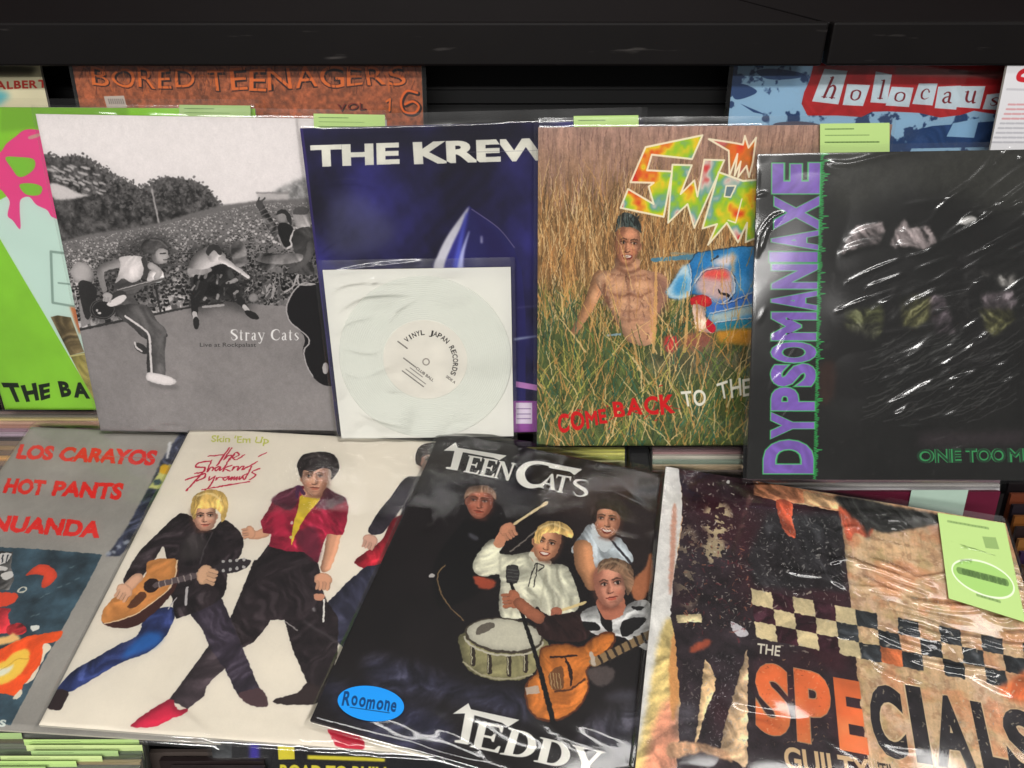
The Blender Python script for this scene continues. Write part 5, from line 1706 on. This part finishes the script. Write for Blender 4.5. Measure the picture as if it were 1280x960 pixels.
EDGE = plain('card_edge', (205, 198, 186), .7, .2)
EDGE_DARK = plain('dark_card_edge', (40, 38, 40), .6, .3)
EDGE_BLUE = plain('violet_card_edge', (74, 58, 128), .6, .3)


def sleeve_box(name, sx, sy, t, mats, parent, n=14, warp=.0006, seed=0, y0=0.0):
    """card sleeve: gently warped printed front (material 0), sides and back (material 1); front at z=0"""
    r = np.random.default_rng(seed)
    g = _up(r.normal(0, 1, (4, 4)), n + 1) * warp
    V, uv, F, mi = [], [], [], []
    for j in range(n + 1):
        for i in range(n + 1):
            u, v = i / n, j / n
            z = min(g[j, i], .0004)
            V.append((sx * (u - .5), y0 + sy * v, z))
            uv.append((u, v))
    for j in range(n):
        for i in range(n):
            a = j * (n + 1) + i
            F.append((a, a + 1, a + n + 2, a + n + 1))
            mi.append(0)
    ring = [(i, 0) for i in range(n)] + [(n, j) for j in range(n)] + [(i, n) for i in range(n, 0, -1)] + [(0, j) for j in range(n, 0, -1)]
    base = len(V)
    for i, j in ring:
        V.append((sx * (i / n - .5), y0 + sy * j / n, -t))
        uv.append((i / n, j / n))
    m = len(ring)
    for k in range(m):
        a = ring[k][1] * (n + 1) + ring[k][0]
        b = ring[(k + 1) % m][1] * (n + 1) + ring[(k + 1) % m][0]
        F.append((a, base + k, base + (k + 1) % m, b))
        mi.append(1)
    F.append(tuple(base + k for k in range(m - 1, -1, -1)))
    mi.append(1)
    return obj(name, V, F, mats, parent, uv, mi)


def film(parent, sx, sy, mat, m=.004, mt=.008, t=.003, n=64, seed=0, z0=.0009, lift=.0007, creases=(), ripples=()):
    """the clear outer sleeve over the front, wrapped a little round the edges.
    creases: (local points, width, height) of single folds; ripples: (count, x0, y0, x1, y1, angle, length, width, height)"""
    r = np.random.default_rng(seed + 99)
    xs = np.linspace(-sx / 2 - m, sx / 2 + m, n + 1)
    ys = np.linspace(-m, sy + mt, n + 1)
    X, Y = np.meshgrid(xs, ys)
    H = np.abs(_up(r.normal(0, 1, (7, 7)), n + 1)) * lift + _up(r.random((16, 16)), n + 1) * lift * .25
    segs = [(np.asarray(p, float), wd, ht) for p, wd, ht in creases]
    for cnt, x0, y0, x1, y1, ang, ln, wd, ht in ripples:
        for _ in range(cnt):
            p = np.array([r.uniform(x0, x1), r.uniform(y0, y1)])
            a = math.radians(ang + r.normal(0, 9))
            L_ = ln * r.uniform(.35, 1.2)
            d = np.array([math.cos(a), math.sin(a)])
            bend = np.array([-d[1], d[0]]) * L_ * r.normal(0, .07)
            segs.append((np.array([p, p + d * L_ / 2 + bend, p + d * L_]), wd * r.uniform(.6, 1.5), ht * r.uniform(.3, 1.1)))
    for p, wd, ht in segs:
        if len(p) > 2:
            p = smooth_pts(p, False, 5)
        q = np.full(X.shape, 9.0)
        tt = np.zeros(X.shape)
        k = len(p) - 1
        for i in range(k):
            d = p[i + 1] - p[i]
            u = np.clip(((X - p[i, 0]) * d[0] + (Y - p[i, 1]) * d[1]) / (d @ d + 1e-12), 0, 1)
            di = np.hypot(X - p[i, 0] - u * d[0], Y - p[i, 1] - u * d[1])
            c = di < q
            q = np.where(c, di, q)
            tt = np.where(c, (i + u) / k, tt)
        H += ht * np.exp(-(q / wd) ** 2) * np.sin(np.pi * np.clip(tt, .03, .97)) ** .6
    O = np.maximum(0, np.maximum(np.abs(X) - sx / 2 + .0006, -Y + .0006))
    Zf = z0 + H - (t * .9) * np.minimum(1, (O / (m + .0006)) ** 1.5) - np.maximum(0, Y - sy) * .22
    V = np.stack([X, Y, Zf], -1).reshape(-1, 3)
    uv = np.stack([(X + sx / 2) / sx, Y / sy], -1).reshape(-1, 2)
    a = (np.arange(n)[:, None] * (n + 1) + np.arange(n)[None]).ravel()
    F = np.stack([a, a + 1, a + n + 2, a + n + 1], 1).tolist()
    return obj('plastic_sleeve', V, F, mat, parent, uv, None, True)


def patch(name, pts, mat, parent, z=.0024, t=.0002, n=4):
    """a thin sticker through four local points (TL, TR, BR, BL)"""
    q = np.array([p[:2] for p in pts], float)
    V, uv, F = [], [], []
    for j in range(n + 1):
        for i in range(n + 1):
            u, v = i / n, j / n
            p = (q[3] * (1 - u) + q[2] * u) * (1 - v) + (q[0] * (1 - u) + q[1] * u) * v
            V.append((p[0], p[1], z + .0002 * math.sin(3 * u + 2 * v)))
            uv.append((u, v))
    for j in range(n):
        for i in range(n):
            a = j * (n + 1) + i
            F.append((a, a + 1, a + n + 2, a + n + 1))
    b = len(V)
    for p in (q[3], q[2], q[1], q[0]):
        V.append((p[0], p[1], z - t))
        uv.append((.5, .5))
    c = [0, n, (n + 1) ** 2 - 1, n * (n + 1)]
    for k in range(4):
        F.append((c[k], b + k, b + (k + 1) % 4, c[(k + 1) % 4]))
    return obj(name, V, F, mat, parent, uv)


PRICE = print_mat('price_label', art_price(), .5)
PRICE_B = print_mat('price_label_dull', art_price(bg=(166, 194, 130)), .4)
PRICE_C = print_mat('price_label_pale', art_price(bg=(198, 216, 150)), .4)
PRICE_BIG = print_mat('emblem_price_label', art_price(True), .5)


def album(key, art, label, haze=.003, rough=.09, t=.0032, edge=EDGE, prices=(), group='album sleeves on display', film_on=True, mt=.008, seed=0, lift=.0006, n=72, creases=(), ripples=()):
    P = POSE[key]
    root = thing('album_sleeve', label, 'album', P.matrix(), group)
    sleeve_box('cover', P.S, P.S, t, [print_mat(key + '_print', art), edge], root, seed=seed)
    if film_on:
        cr = [([P.local(x, y, .001) for x, y in pts], wd, ht) for pts, wd, ht in creases]
        film(root, P.S, P.S, film_mat(key + '_film', rough, haze), mt=mt, t=t, seed=seed, lift=lift, n=n, creases=cr, ripples=ripples)
    for q, mt_ in prices:
        patch('price_label', [P.local(x, y, .003) for x, y in q], mt_, root, z=.0031)
    return root


def view(x0, y0, k, pts):
    return [(x0 + x / k, y0 + y / k) for x, y in pts]


def box_px(name, mats, p0, p1):
    lo, hi = np.minimum(p0, p1), np.maximum(p0, p1)
    return bevel_box(name, lo, hi, mats)


def bevel_box(name, lo, hi, mat, bev=.002, parent=None, seg=2):
    bm = bmesh.new()
    bmesh.ops.create_cube(bm, size=1)
    for v in bm.verts:
        v.co = Vector([(lo[i] + hi[i]) / 2 + v.co[i] * (hi[i] - lo[i]) for i in range(3)])
    bmesh.ops.bevel(bm, geom=bm.edges[:], offset=bev, segments=seg, affect='EDGES', profile=.5)
    me = bpy.data.meshes.new(name)
    bm.to_mesh(me)
    bm.free()
    me.materials.append(mat)
    o = bpy.data.objects.new(name, me)
    COL.objects.link(o)
    o.parent = parent
    return o


# ------------------------------------------------------------------ the fixture (setting)
BLACK = plain('black_laminate', (15, 12, 12), .55, .14, .35, 14, .15)
_nt = BLACK.node_tree
_b = _nt.nodes['Principled BSDF']
_tc = _nt.nodes.new('ShaderNodeTexCoord')
_mp = _nt.nodes.new('ShaderNodeMapping')
_mp.inputs['Rotation'].default_value = (0, .35, 0)
_mp.inputs['Scale'].default_value = (9, 60, 70)
_nt.links.new(_tc.outputs['Object'], _mp.inputs['Vector'])
_no = _nt.nodes.new('ShaderNodeTexNoise')
_no.inputs['Scale'].default_value = 1.6
_no.inputs['Detail'].default_value = 4
_nt.links.new(_mp.outputs['Vector'], _no.inputs['Vector'])
_cr = _nt.nodes.new('ShaderNodeValToRGB')
_cr.color_ramp.elements[0].position = .66
_cr.color_ramp.elements[1].position = .76
_nt.links.new(_no.outputs['Fac'], _cr.inputs['Fac'])
_old = _b.inputs['Base Color'].links[0].from_socket
_mx = _nt.nodes.new('ShaderNodeMix')
_mx.data_type = 'RGBA'
_nt.links.new(_cr.outputs['Color'], _mx.inputs['Factor'])
_nt.links.new(_old, _mx.inputs['A'])
_mx.inputs['B'].default_value = (.045, .04, .038, 1)
_nt.links.new(_mx.outputs['Result'], _b.inputs['Base Color'])

GLOSS = plain('black_gloss', (8, 7, 8), .35, .15, .3, 14)
DARK = plain('dark_board', (14, 14, 15), .55, .3, .3, 20)
WALLM = plain('dark_red_panel', (34, 20, 20), .5, .4, .3, 6)

y_lip = at(640, 83, .700)[1]
z_lo = hit_world(640, 83, 1, y_lip)[2]
z_hi = hit_world(640, 28, 1, y_lip)[2]
xs0 = hit_world(1027, 83, 1, y_lip)[0]


def shelf(x0, x1, dy, label):
    M = Matrix.Translation(((x0 + x1) / 2, y_lip + dy, z_lo))
    o = thing('shelf_board', label, 'shelf', M, 'shelf boards over the display')
    hw, h = (x1 - x0) / 2, z_hi - z_lo
    bevel_box('fascia', (-hw, 0, 0), (hw, .014, h), BLACK, .0022, o)
    bevel_box('top_board', (-hw, .0145, h - .014), (hw, .42, h - .0012), GLOSS, .001, o)
    return o


shelf(-.80, xs0, 0, 'long black shelf board above the left and middle albums')
shelf(xs0 + .005, xs0 + .9, .003, 'black shelf board past the joint above the blue and red album')

unseen_wall = bevel_box('unseen_wall', (-1.6, y_lip + .47, .4), (1.6, y_lip + .5, 2.3), WALLM, .002)  # out of view; added so the glossy shelf top reflects something dark
unseen_wall['kind'] = 'structure'
Pb = POSE['bored']
bp_ = Pose(.385, 0, 0, -300, 60, .775, .315)
panel_root = bp_.matrix()


def frame_box(name, M, lo, hi, mat, bev=.001):
    o = bevel_box(name, lo, hi, mat, bev)
    o.matrix_world = M
    return o


bk = frame_box('back_panel', panel_root, (-.2, -.2, -.012), (1.6, .34, 0), DARK)
bk['kind'] = 'structure'
s_ = frame_box('back_panel_rail', panel_root, (-.2, .262, .0005), (1.6, .276, .004), DARK, .001)
s_['kind'] = 'structure'
fl = bevel_box('bin_floor', (-1.2, -.1, .58), (1.2, 1.0, .60), DARK, .002)
fl['kind'] = 'structure'
fr_ = bevel_box('bin_front', (-1.2, .02, .60), (1.2, .04, .72), DARK, .002)
fr_['kind'] = 'structure'

# ------------------------------------------------------------------ records filed in the bins (only their top edges show)
N_SLEEVE = {}


def plane_z(key, px, py, off):
    P = POSE[key]
    n = P.R[:, 2]
    r = ray(px, py)
    return (P.o @ n + off) / (r @ n)


BINM = {}


def filed(xl, xr, y, z, col, label, h=.20, tilt=.36, t=.0038, price=None, shiny=.35, roll=0.0, pm=None, sheen=True):
    """one record standing in a bin: top-left corner at photo pixel (xl, y) and depth z; xr its right end"""
    S = (xr - xl) / F_PX * z
    P = Pose(tilt, 0, roll, xl, y, z, S)
    key = tuple(col)
    if key not in BINM:
        BINM[key] = plain('filed_sleeve_%d_%d_%d' % key, col, shiny, .5, .14, 50)
    X, Y, Z = M_CAM @ P.R[:, 0], -(M_CAM @ P.R[:, 1]), -(M_CAM @ P.R[:, 2])
    O = w(P.o + S / 2 * P.R[:, 0] + h * P.R[:, 1])
    M = Matrix.Identity(4)
    for i in range(3):
        M[i][0], M[i][1], M[i][2], M[i][3] = X[i], Y[i], Z[i], O[i]
    root = thing('filed_record', label, 'record', M, 'records filed in the bins')
    sleeve_box('cover', S, h, t, [BINM[key], BINM[key]], root, n=6, warp=.0004, seed=int(y * 7 + xl))
    if sheen:
        film(root, S, h, FILED_FILM, m=.002, mt=.004, t=t, n=24, seed=int(y))
    if price:
        a, b, d = price
        fx = lambda px: ((px - xl) / (xr - xl) - .5) * S
        patch('price_label', [(fx(a), h + .0036), (fx(b), h + .0036), (fx(b), h - d), (fx(a), h - d)], pm or PRICE, root, z=.0026)
    return root


FILED_FILM = film_mat('filed_film', .14, .02)

left_edges = [(515.5, (126, 106, 102), 'mauve grey'), (519.5, (112, 106, 94), 'stone grey'), (523.5, (196, 180, 122), 'straw yellow'), (527.5, (196, 158, 136), 'pale salmon'),
              (532, (170, 124, 108), 'clay brown'), (537, (150, 118, 132), 'dusky mauve'), (542, (172, 152, 166), 'lilac grey'), (547.5, (62, 52, 56), 'charcoal'), (553, (128, 108, 96), 'taupe'),
              (559, (152, 126, 96), 'tan'), (565, (118, 100, 90), 'brown grey'), (571.5, (198, 154, 102), 'light orange'), (578, (140, 116, 100), 'mid brown'), (584.5, (92, 84, 84), 'slate'), (591, (160, 140, 118), 'beige')]
for i, (y, c, nm) in enumerate(left_edges):
    z = plane_z('los', 20, y, .012)
    filed(-230, 124 if i < 5 else 150, y, z, c, nm + ' record edge in the bin between the green cover and the grey cover')
for y, c, nm in ((561, (204, 202, 96), 'mustard yellow'), (566, (214, 210, 116), 'lemon yellow'), (571.5, (186, 190, 96), 'olive yellow'), (577.5, (208, 206, 152), 'cream yellow'), (585, (120, 118, 100), 'grey olive')):
    filed(430, 781, y, plane_z('teen', 730, y, .012), c, nm + ' record edge in the bin under the reed field cover')
for i, (y, c, nm) in enumerate(((560.5, (122, 88, 96), 'plum'), (565, (158, 124, 124), 'dusty rose'), (570, (206, 200, 186), 'off white'), (576, (150, 166, 150), 'pale green'), (582.5, (206, 184, 152), 'sand'), (589.5, (112, 100, 96), 'umber'))):
    filed(816, 929 if i < 6 else 1180, y, plane_z('spec', 870, y, .022), c, nm + ' record edge in the bin right of the black divider')
for y, c, nm in ((600.5, (172, 140, 152), 'rose grey'), (605.5, (220, 216, 212), 'white plastic'), (610.5, (186, 182, 184), 'silver grey')):
    filed(905, 1250, y, plane_z('spec', 1100, y, .02), c, nm + ' record edge under the black cover with purple letters')
filed(930, 1251, 615, plane_z('spec', 1180, 615, .018), (92, 18, 44), 'maroon record with pale green price label under the black cover', price=(1137, 1208, .026), pm=plain('pale_label', (176, 200, 184), .4, .4, .06, 80), sheen=False)
for i, (y, c, nm) in enumerate(((604, (26, 20, 22), 'black'), (618, (96, 48, 30), 'rust brown'), (632, (30, 24, 30), 'dark violet'), (646, (110, 66, 28), 'ochre brown'), (660, (34, 24, 24), 'dark brown'), (675, (120, 80, 40), 'golden brown'), (691, (40, 26, 50), 'dark purple'), (708, (52, 36, 26), 'coffee brown'))):
    filed(1262 + i * 2.5, 1560, y, plane_z('spec', 1270, y, .045), c, nm + ' record in the dark bin at the far right edge', sheen=False)
greens = [(918, (104, 108, 98), 'grey green', (-90, 30)), (926, (96, 90, 72), 'dark olive', (33, 176)), (933, (112, 116, 104), 'ash grey', (36, 180)), (940, (90, 104, 80), 'moss', (42, 150)), (946.5, (74, 84, 62), 'dark moss', (4, 130)), (953, (150, 134, 100), 'khaki', (-20, 98)), (960, (96, 100, 90), 'lead grey', (-60, 60))]
for i, (y, c, nm, pr) in enumerate(greens):
    filed(-260, 180 - i, y, plane_z('los', 60, y, .008), c, nm + ' record with green price label in the front left bin', price=(pr[0], pr[1], .010), tilt=.30, t=.003, pm=(PRICE_B, PRICE, PRICE_C, PRICE_B, PRICE_C, PRICE, PRICE_B)[i])
for i, (y, c, nm) in enumerate(((941, (70, 62, 58), 'grey brown'), (951, (38, 30, 30), 'blackish brown'), (961, (52, 44, 44), 'dark grey'))):
    filed(186 + i * 13, 330, y, plane_z('shakin', 220, y, .030), c, nm + ' record edge in the gap below the white cover', sheen=False)

# black divider between two bins
zt = plane_z('teen', 798, 560, .006)
pa, pb = at(785, 560, zt), at(812, 560, zt)
dv = bevel_box('bin_divider', (pa[0], .12, .6), (pb[0], pa[1] + .005, pa[2]), DARK, .003)
# its top follows the slope of the records
for v in dv.data.vertices:
    if v.co.z > pa[2] - .05:
        v.co.z -= (pa[1] + .005 - v.co.y) * .36 + (.004 if v.co.y < pa[1] - .05 else 0)
tag(dv, 'black bin divider standing between the yellow edges and the plum edge', 'divider')

# ------------------------------------------------------------------ back row, behind the display
GB = 'albums in the back row'
album('albert', art_albert(), 'cream album with red lettering at the far left behind the green cover', group=GB, seed=1, film_on=False)
album('bored', art_bored(), 'orange brown album with scratched lettering under the left shelf board', group=GB, seed=2, haze=.02, ripples=[(14, -.05, .24, .12, .29, 12, .07, .002, .0006)])
album('holo', art_holo(), 'pale blue album with cut-out letters on a torn red banner', group=GB, seed=3, edge=EDGE_DARK)
album('sheet', art_sheet(), 'white album covered in small text lines at the top right corner', group=GB, seed=4, film_on=False)

# ------------------------------------------------------------------ upper row
G1 = 'albums propped in the upper row'
album('ba', art_ba(), 'lime green and pink album cut off by the left edge', prices=[([(224, 131), (313, 132), (314, 166), (225, 165)], PRICE_B)], group=G1, seed=5)
album('stray', art_stray(), 'black and white concert photograph album with crowd and trees', prices=[([(392, 142), (481, 143.5), (482, 178), (393, 177)], PRICE)], group=G1, seed=6, n=96,
      ripples=[(7, -.15, .0, .15, .03, 4, .12, .002, .0006)], creases=[([(372, 300), (376, 220), (371, 160)], .0015, .0007)])
album('krew', art_krew(), 'dark blue album with bold white title behind the small record', edge=EDGE_BLUE, prices=[([(717, 145), (798, 144), (799, 186), (718, 187)], PRICE)], group=G1, seed=7, mt=.011, n=150,
      creases=[(view(360, 260, K3, p), .0011, .0008) for p in ([(120, 190), (205, 155)], [(110, 175), (155, 130)], [(100, 130), (130, 40)], [(140, 60), (190, 20)])] + [(view(400, 0, K3, p), .0016, .0007) for p in ([(-60, 505), (300, 492), (700, 478)], [(0, 960), (70, 880), (110, 800)], [(20, 700), (120, 690), (260, 720)])],
      ripples=[(10, -.15, .12, -.06, .22, 40, .03, .0013, .0007)])
album('swamp', art_swamp(), 'album of a bare-chested man wading through golden reeds', prices=[([(1025, 154.5), (1112, 153.5), (1112, 206), (1025, 206)], PRICE)], group=G1, seed=8, n=80,
      ripples=[(5, -.15, .0, .1, .02, 3, .12, .002, .0006)])
DYC = [([(150, 692), (280, 630), (425, 574)], .0012, .0011), ([(250, 718), (340, 685), (440, 648)], .0012, .0010), ([(460, 560), (540, 545), (610, 500)], .0014, .0009), ([(500, 625), (600, 590), (700, 556)], .0012, .0009),
       ([(850, 518), (940, 490), (1050, 462)], .0014, .0011), ([(790, 612), (900, 580), (1050, 556)], .0016, .0011), ([(100, 838), (170, 805), (260, 770)], .0012, .0007), ([(180, 805), (300, 760), (420, 720)], .0012, .0007),
       ([(610, 500), (760, 420), (900, 330)], .0022, .0010), ([(60, 90), (160, 100), (330, 60), (480, 34)], .0018, .0009), ([(930, 44), (960, 30), (990, 26)], .0018, .0012), ([(1010, 60), (1030, 70), (1050, 50)], .0018, .0012), ([(900, 95), (906, 104)], .002, .0012),
       ([(730, 395), (770, 372), (808, 366)], .0026, .0012), ([(130, 540), (200, 510), (310, 490)], .003, .0012), ([(160, 470), (240, 430), (330, 410)], .0026, .0010), ([(400, 500), (470, 500), (600, 490)], .0026, .0012), ([(420, 430), (500, 440), (580, 410)], .0024, .0010),
       ([(990, 300), (1030, 290), (1050, 340)], .0016, .0012)]
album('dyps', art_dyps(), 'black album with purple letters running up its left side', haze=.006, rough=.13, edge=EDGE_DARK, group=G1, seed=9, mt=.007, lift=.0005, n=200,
      creases=[(view(1020, 180, 4, p), wd * 1.15, ht * .85) for p, wd, ht in DYC] + [(view(940, 190, 4.57, [(30, 590), (40, 480), (110, 380), (180, 350)]), .0016, .0013), (view(940, 190, 4.57, [(50, 560), (90, 440), (160, 380)]), .0013, .0010), (view(940, 190, 4.57, [(20, 250), (80, 235)]), .0014, .0009), (view(940, 190, 4.57, [(25, 40), (30, 150), (22, 230)]), .0012, .0009)],
      ripples=[(70, -.06, .05, .14, .17, 24, .07, .0022, .00085), (34, -.03, .15, .14, .26, 26, .11, .0018, .0008), (10, -.145, .0, -.12, .2, 70, .03, .0014, .0006), (40, -.02, .02, .14, .26, 22, .05, .0016, .0006)])

# the small single in front of the blue album
Ps = POSE['single']
root = thing('vinyl_single', 'small pale single with round printed label in front of the blue album', 'record', Ps.matrix())
CARD = plain('cream_card', (230, 229, 221), .6, .3, .03, 30)
sleeve_box('card_sleeve', Ps.S, Ps.S, .0012, [CARD, EDGE], root, warp=.0003, seed=31)


def disc_obj(name, cx, cy, r, z0, z1, mat, parent, hole=0.0, n=72, uv=False):
    V, F, UV = [], [], []
    prof = [(hole, z0), (hole, z1), (r - .0006, z1), (r, z1 - .0004), (r, z0)] if hole else [(0.0001, z1), (r - .0003, z1), (r, z0)]
    for k in range(n):
        a = 2 * math.pi * k / n
        for rr, z in prof:
            V.append((cx + rr * math.cos(a), cy + rr * math.sin(a), z))
            UV.append((.5 + .5 * rr * math.cos(a) / r, .5 + .5 * rr * math.sin(a) / r))
    p = len(prof)
    for k in range(n):
        for i in range(p - 1):
            a, b = k * p + i, ((k + 1) % n) * p + i
            F.append((a, a + 1, b + 1, b))
    return obj(name, V, F, mat, parent, UV, None, False)


VIN, nt, N, L, b = new_mat('pale_vinyl')
tc = N.new('ShaderNodeUVMap')
sub = N.new('ShaderNodeVectorMath')
sub.operation = 'DISTANCE'
sub.inputs[1].default_value = (.5, .5, 0)
L.new(tc.outputs['UV'], sub.inputs[0])
sn = N.new('ShaderNodeMath')
sn.operation = 'SINE'
mu = N.new('ShaderNodeMath')
mu.operation = 'MULTIPLY'
mu.inputs[1].default_value = 520
L.new(sub.outputs['Value'], mu.inputs[0])
L.new(mu.outputs[0], sn.inputs[0])
bp = N.new('ShaderNodeBump')
bp.inputs['Strength'].default_value = .25
bp.inputs['Distance'].default_value = .0002
L.new(sn.outputs[0], bp.inputs['Height'])
L.new(bp.outputs['Normal'], b.inputs['Normal'])
b.inputs['Base Color'].default_value = srgb((221, 223, 214))
b.inputs['Roughness'].default_value = .35
lx, ly = Ps.local(533, 452)
dc = Ps.local(530, 446)
disc_obj('disc', lx * .6 + dc[0] * .4, ly * .6 + dc[1] * .4, .0868, .0004, .0016, VIN, root, hole=.004)
rl = .0425
lx, ly = lx * .6 + dc[0] * .4, ly * .6 + dc[1] * .4


def s_px(x, y):
    return Ps.px((x + Ps.S / 2) / Ps.S, (Ps.S - y) / Ps.S)


sq = [s_px(lx - rl, ly + rl), s_px(lx + rl, ly + rl), s_px(lx + rl, ly - rl), s_px(lx - rl, ly - rl)]
disc_obj('center_label', lx, ly, rl, .0016, .0019, print_mat('single_label_print', art_single(sq), .5), root)
cr7 = [([Ps.local(x, y, .003) for x, y in view(360, 260, K3, p)], wd * .8, ht * .62) for p, wd, ht in (
    ([(140, 330), (200, 290), (300, 275), (440, 285)], .003, .0012), ([(170, 400), (260, 340), (380, 320), (500, 330)], .004, .0015), ([(180, 480), (230, 430), (330, 410)], .0028, .0010), ([(180, 520), (300, 550), (360, 530)], .0022, .0009),
    ([(370, 440), (420, 380), (490, 340)], .003, .0012), ([(300, 300), (350, 260), (450, 280)], .0024, .0010), ([(200, 620), (280, 640), (380, 600)], .0022, .0007), ([(150, 250), (300, 225), (500, 205)], .0015, .0009), ([(190, 870), (400, 868), (600, 872), (860, 866)], .0016, .0009), ([(240, 760), (330, 800), (450, 830)], .0026, .0006))]
film(root, Ps.S, Ps.S, film_mat('single_film', .11, .02), m=.004, mt=.010, t=.002, n=130, seed=41, z0=.0030, lift=.0008, creases=cr7)

# ------------------------------------------------------------------ lower row
G2 = 'albums laid out in the lower row'
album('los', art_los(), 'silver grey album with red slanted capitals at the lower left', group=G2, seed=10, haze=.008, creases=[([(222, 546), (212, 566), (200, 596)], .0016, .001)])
album('shakin', art_shakin(), 'white album of three musicians, one in a red shoe', group=G2, seed=11, n=110,
      creases=[([(354, 776), (372, 788)], .0012, .0006), ([(378, 876), (400, 890), (430, 902)], .0016, .0006), ([(240, 668), (250, 690), (246, 720)], .0016, .0006), ([(255, 930), (330, 938), (400, 944), (500, 956)], .0018, .0012)],
      ripples=[(22, .0, .0, .13, .15, -34, .07, .0020, .0007), (8, -.14, .0, .0, .05, -20, .06, .002, .0005)])
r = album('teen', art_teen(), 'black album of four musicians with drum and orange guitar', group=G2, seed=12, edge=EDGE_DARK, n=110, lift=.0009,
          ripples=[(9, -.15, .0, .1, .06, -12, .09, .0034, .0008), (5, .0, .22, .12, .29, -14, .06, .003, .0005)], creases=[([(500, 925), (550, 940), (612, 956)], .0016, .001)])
Pt = POSE['teen']
SA = Art([(424, 853), (506, 862), (504, 906), (420, 896)], 256, (28, 140, 226), 27)
SA.V(0, 0, 1)
SA.row('Roomone', [(430, 862), (498, 871), (494, 890), (427, 881)], (14, 62, 112), .03, .05)
SA.line([(438, 884), (486, 891)], 1.6, (20, 74, 120))
blue = print_mat('blue_sticker', SA, .4)
q = [np.array(Pt.local(x, y, .003)) for x, y in ((424, 853), (506, 862), (504, 906), (420, 896))]
c0 = sum(q) / 4
ux, uy = (q[1] - q[0] + q[2] - q[3]) / 4, (q[0] - q[3] + q[1] - q[2]) / 4
V, F, UV = [(c0[0], c0[1], .0028)], [], [(.5, .5)]
for k in range(48):
    a_ = 2 * math.pi * k / 48
    p = c0 + ux * math.cos(a_) + uy * math.sin(a_)
    V.append((p[0], p[1], .0028))
    UV.append((.5 + .5 * math.cos(a_), .5 + .5 * math.sin(a_)))
for k in range(48):
    p = V[1 + k]
    V.append((p[0], p[1], .0024))
    UV.append(UV[1 + k])
for k in range(48):
    n_ = (k + 1) % 48
    F += [(0, 1 + k, 1 + n_), (1 + k, 49 + k, 49 + n_, 1 + n_)]
stk = obj('oval_sticker', V, F, blue, r, UV)
stk['label'] = 'bright blue oval sticker'
SPC = [([(740, 165), (850, 190), (1000, 205), (1130, 190)], .0030, .0012), ([(760, 70), (860, 60), (930, 45)], .0016, .0010), ([(1190, 320), (1230, 340), (1280, 330)], .0022, .0012), ([(1100, 240), (1180, 260), (1270, 225)], .0022, .0010), ([(970, 430), (1000, 390), (1050, 380)], .0018, .0008), ([(860, 330), (900, 370), (950, 440)], .0016, .0007),
       ([(1040, 170), (1150, 200), (1280, 190)], .0022, .0011), ([(400, 30), (430, 45)], .0014, .0008), ([(170, 120), (200, 135), (250, 140)], .0012, .0006), ([(380, 330), (420, 345), (470, 350)], .0014, .0006)]
album('spec', art_spec(), 'torn poster album with chequered band and orange capitals', prices=[([(1172, 641), (1256, 654), (1282, 778), (1186, 748)], PRICE_BIG)], group=G2, seed=13, rough=.08, lift=.0009, n=200,
      creases=[(view(940, 705, K4, p), wd, ht) for p, wd, ht in SPC] + [(view(1080, 560, 6.4, p), .0018, .0010) for p in ([(140, 590), (240, 570), (330, 600)], [(190, 640), (260, 640), (320, 690)], [(600, 600), (800, 610), (1000, 640)], [(640, 780), (740, 740), (900, 700), (980, 680)], [(700, 950), (800, 920), (900, 900)], [(1010, 880), (1080, 860), (1150, 880)])] + [(view(780, 560, K4, [(960, 548), (1020, 525), (1100, 530)]), .002, .001), (view(780, 560, K4, [(1000, 410), (1040, 380), (1100, 370)]), .002, .001)],
      ripples=[(34, .0, .14, .15, .29, -10, .06, .0022, .0010), (14, -.06, .18, .05, .27, -14, .06, .0022, .0007), (8, -.14, .02, .12, .1, -15, .06, .002, .0004)])

# ------------------------------------------------------------------ front bin, lower edge of the picture
album('road', art_road(), 'black album with yellow lettering below the white and black covers', group='albums in the front bin', seed=14, edge=EDGE_DARK, haze=.02, creases=[([(345, 934), (400, 938), (480, 944)], .002, .0012)])
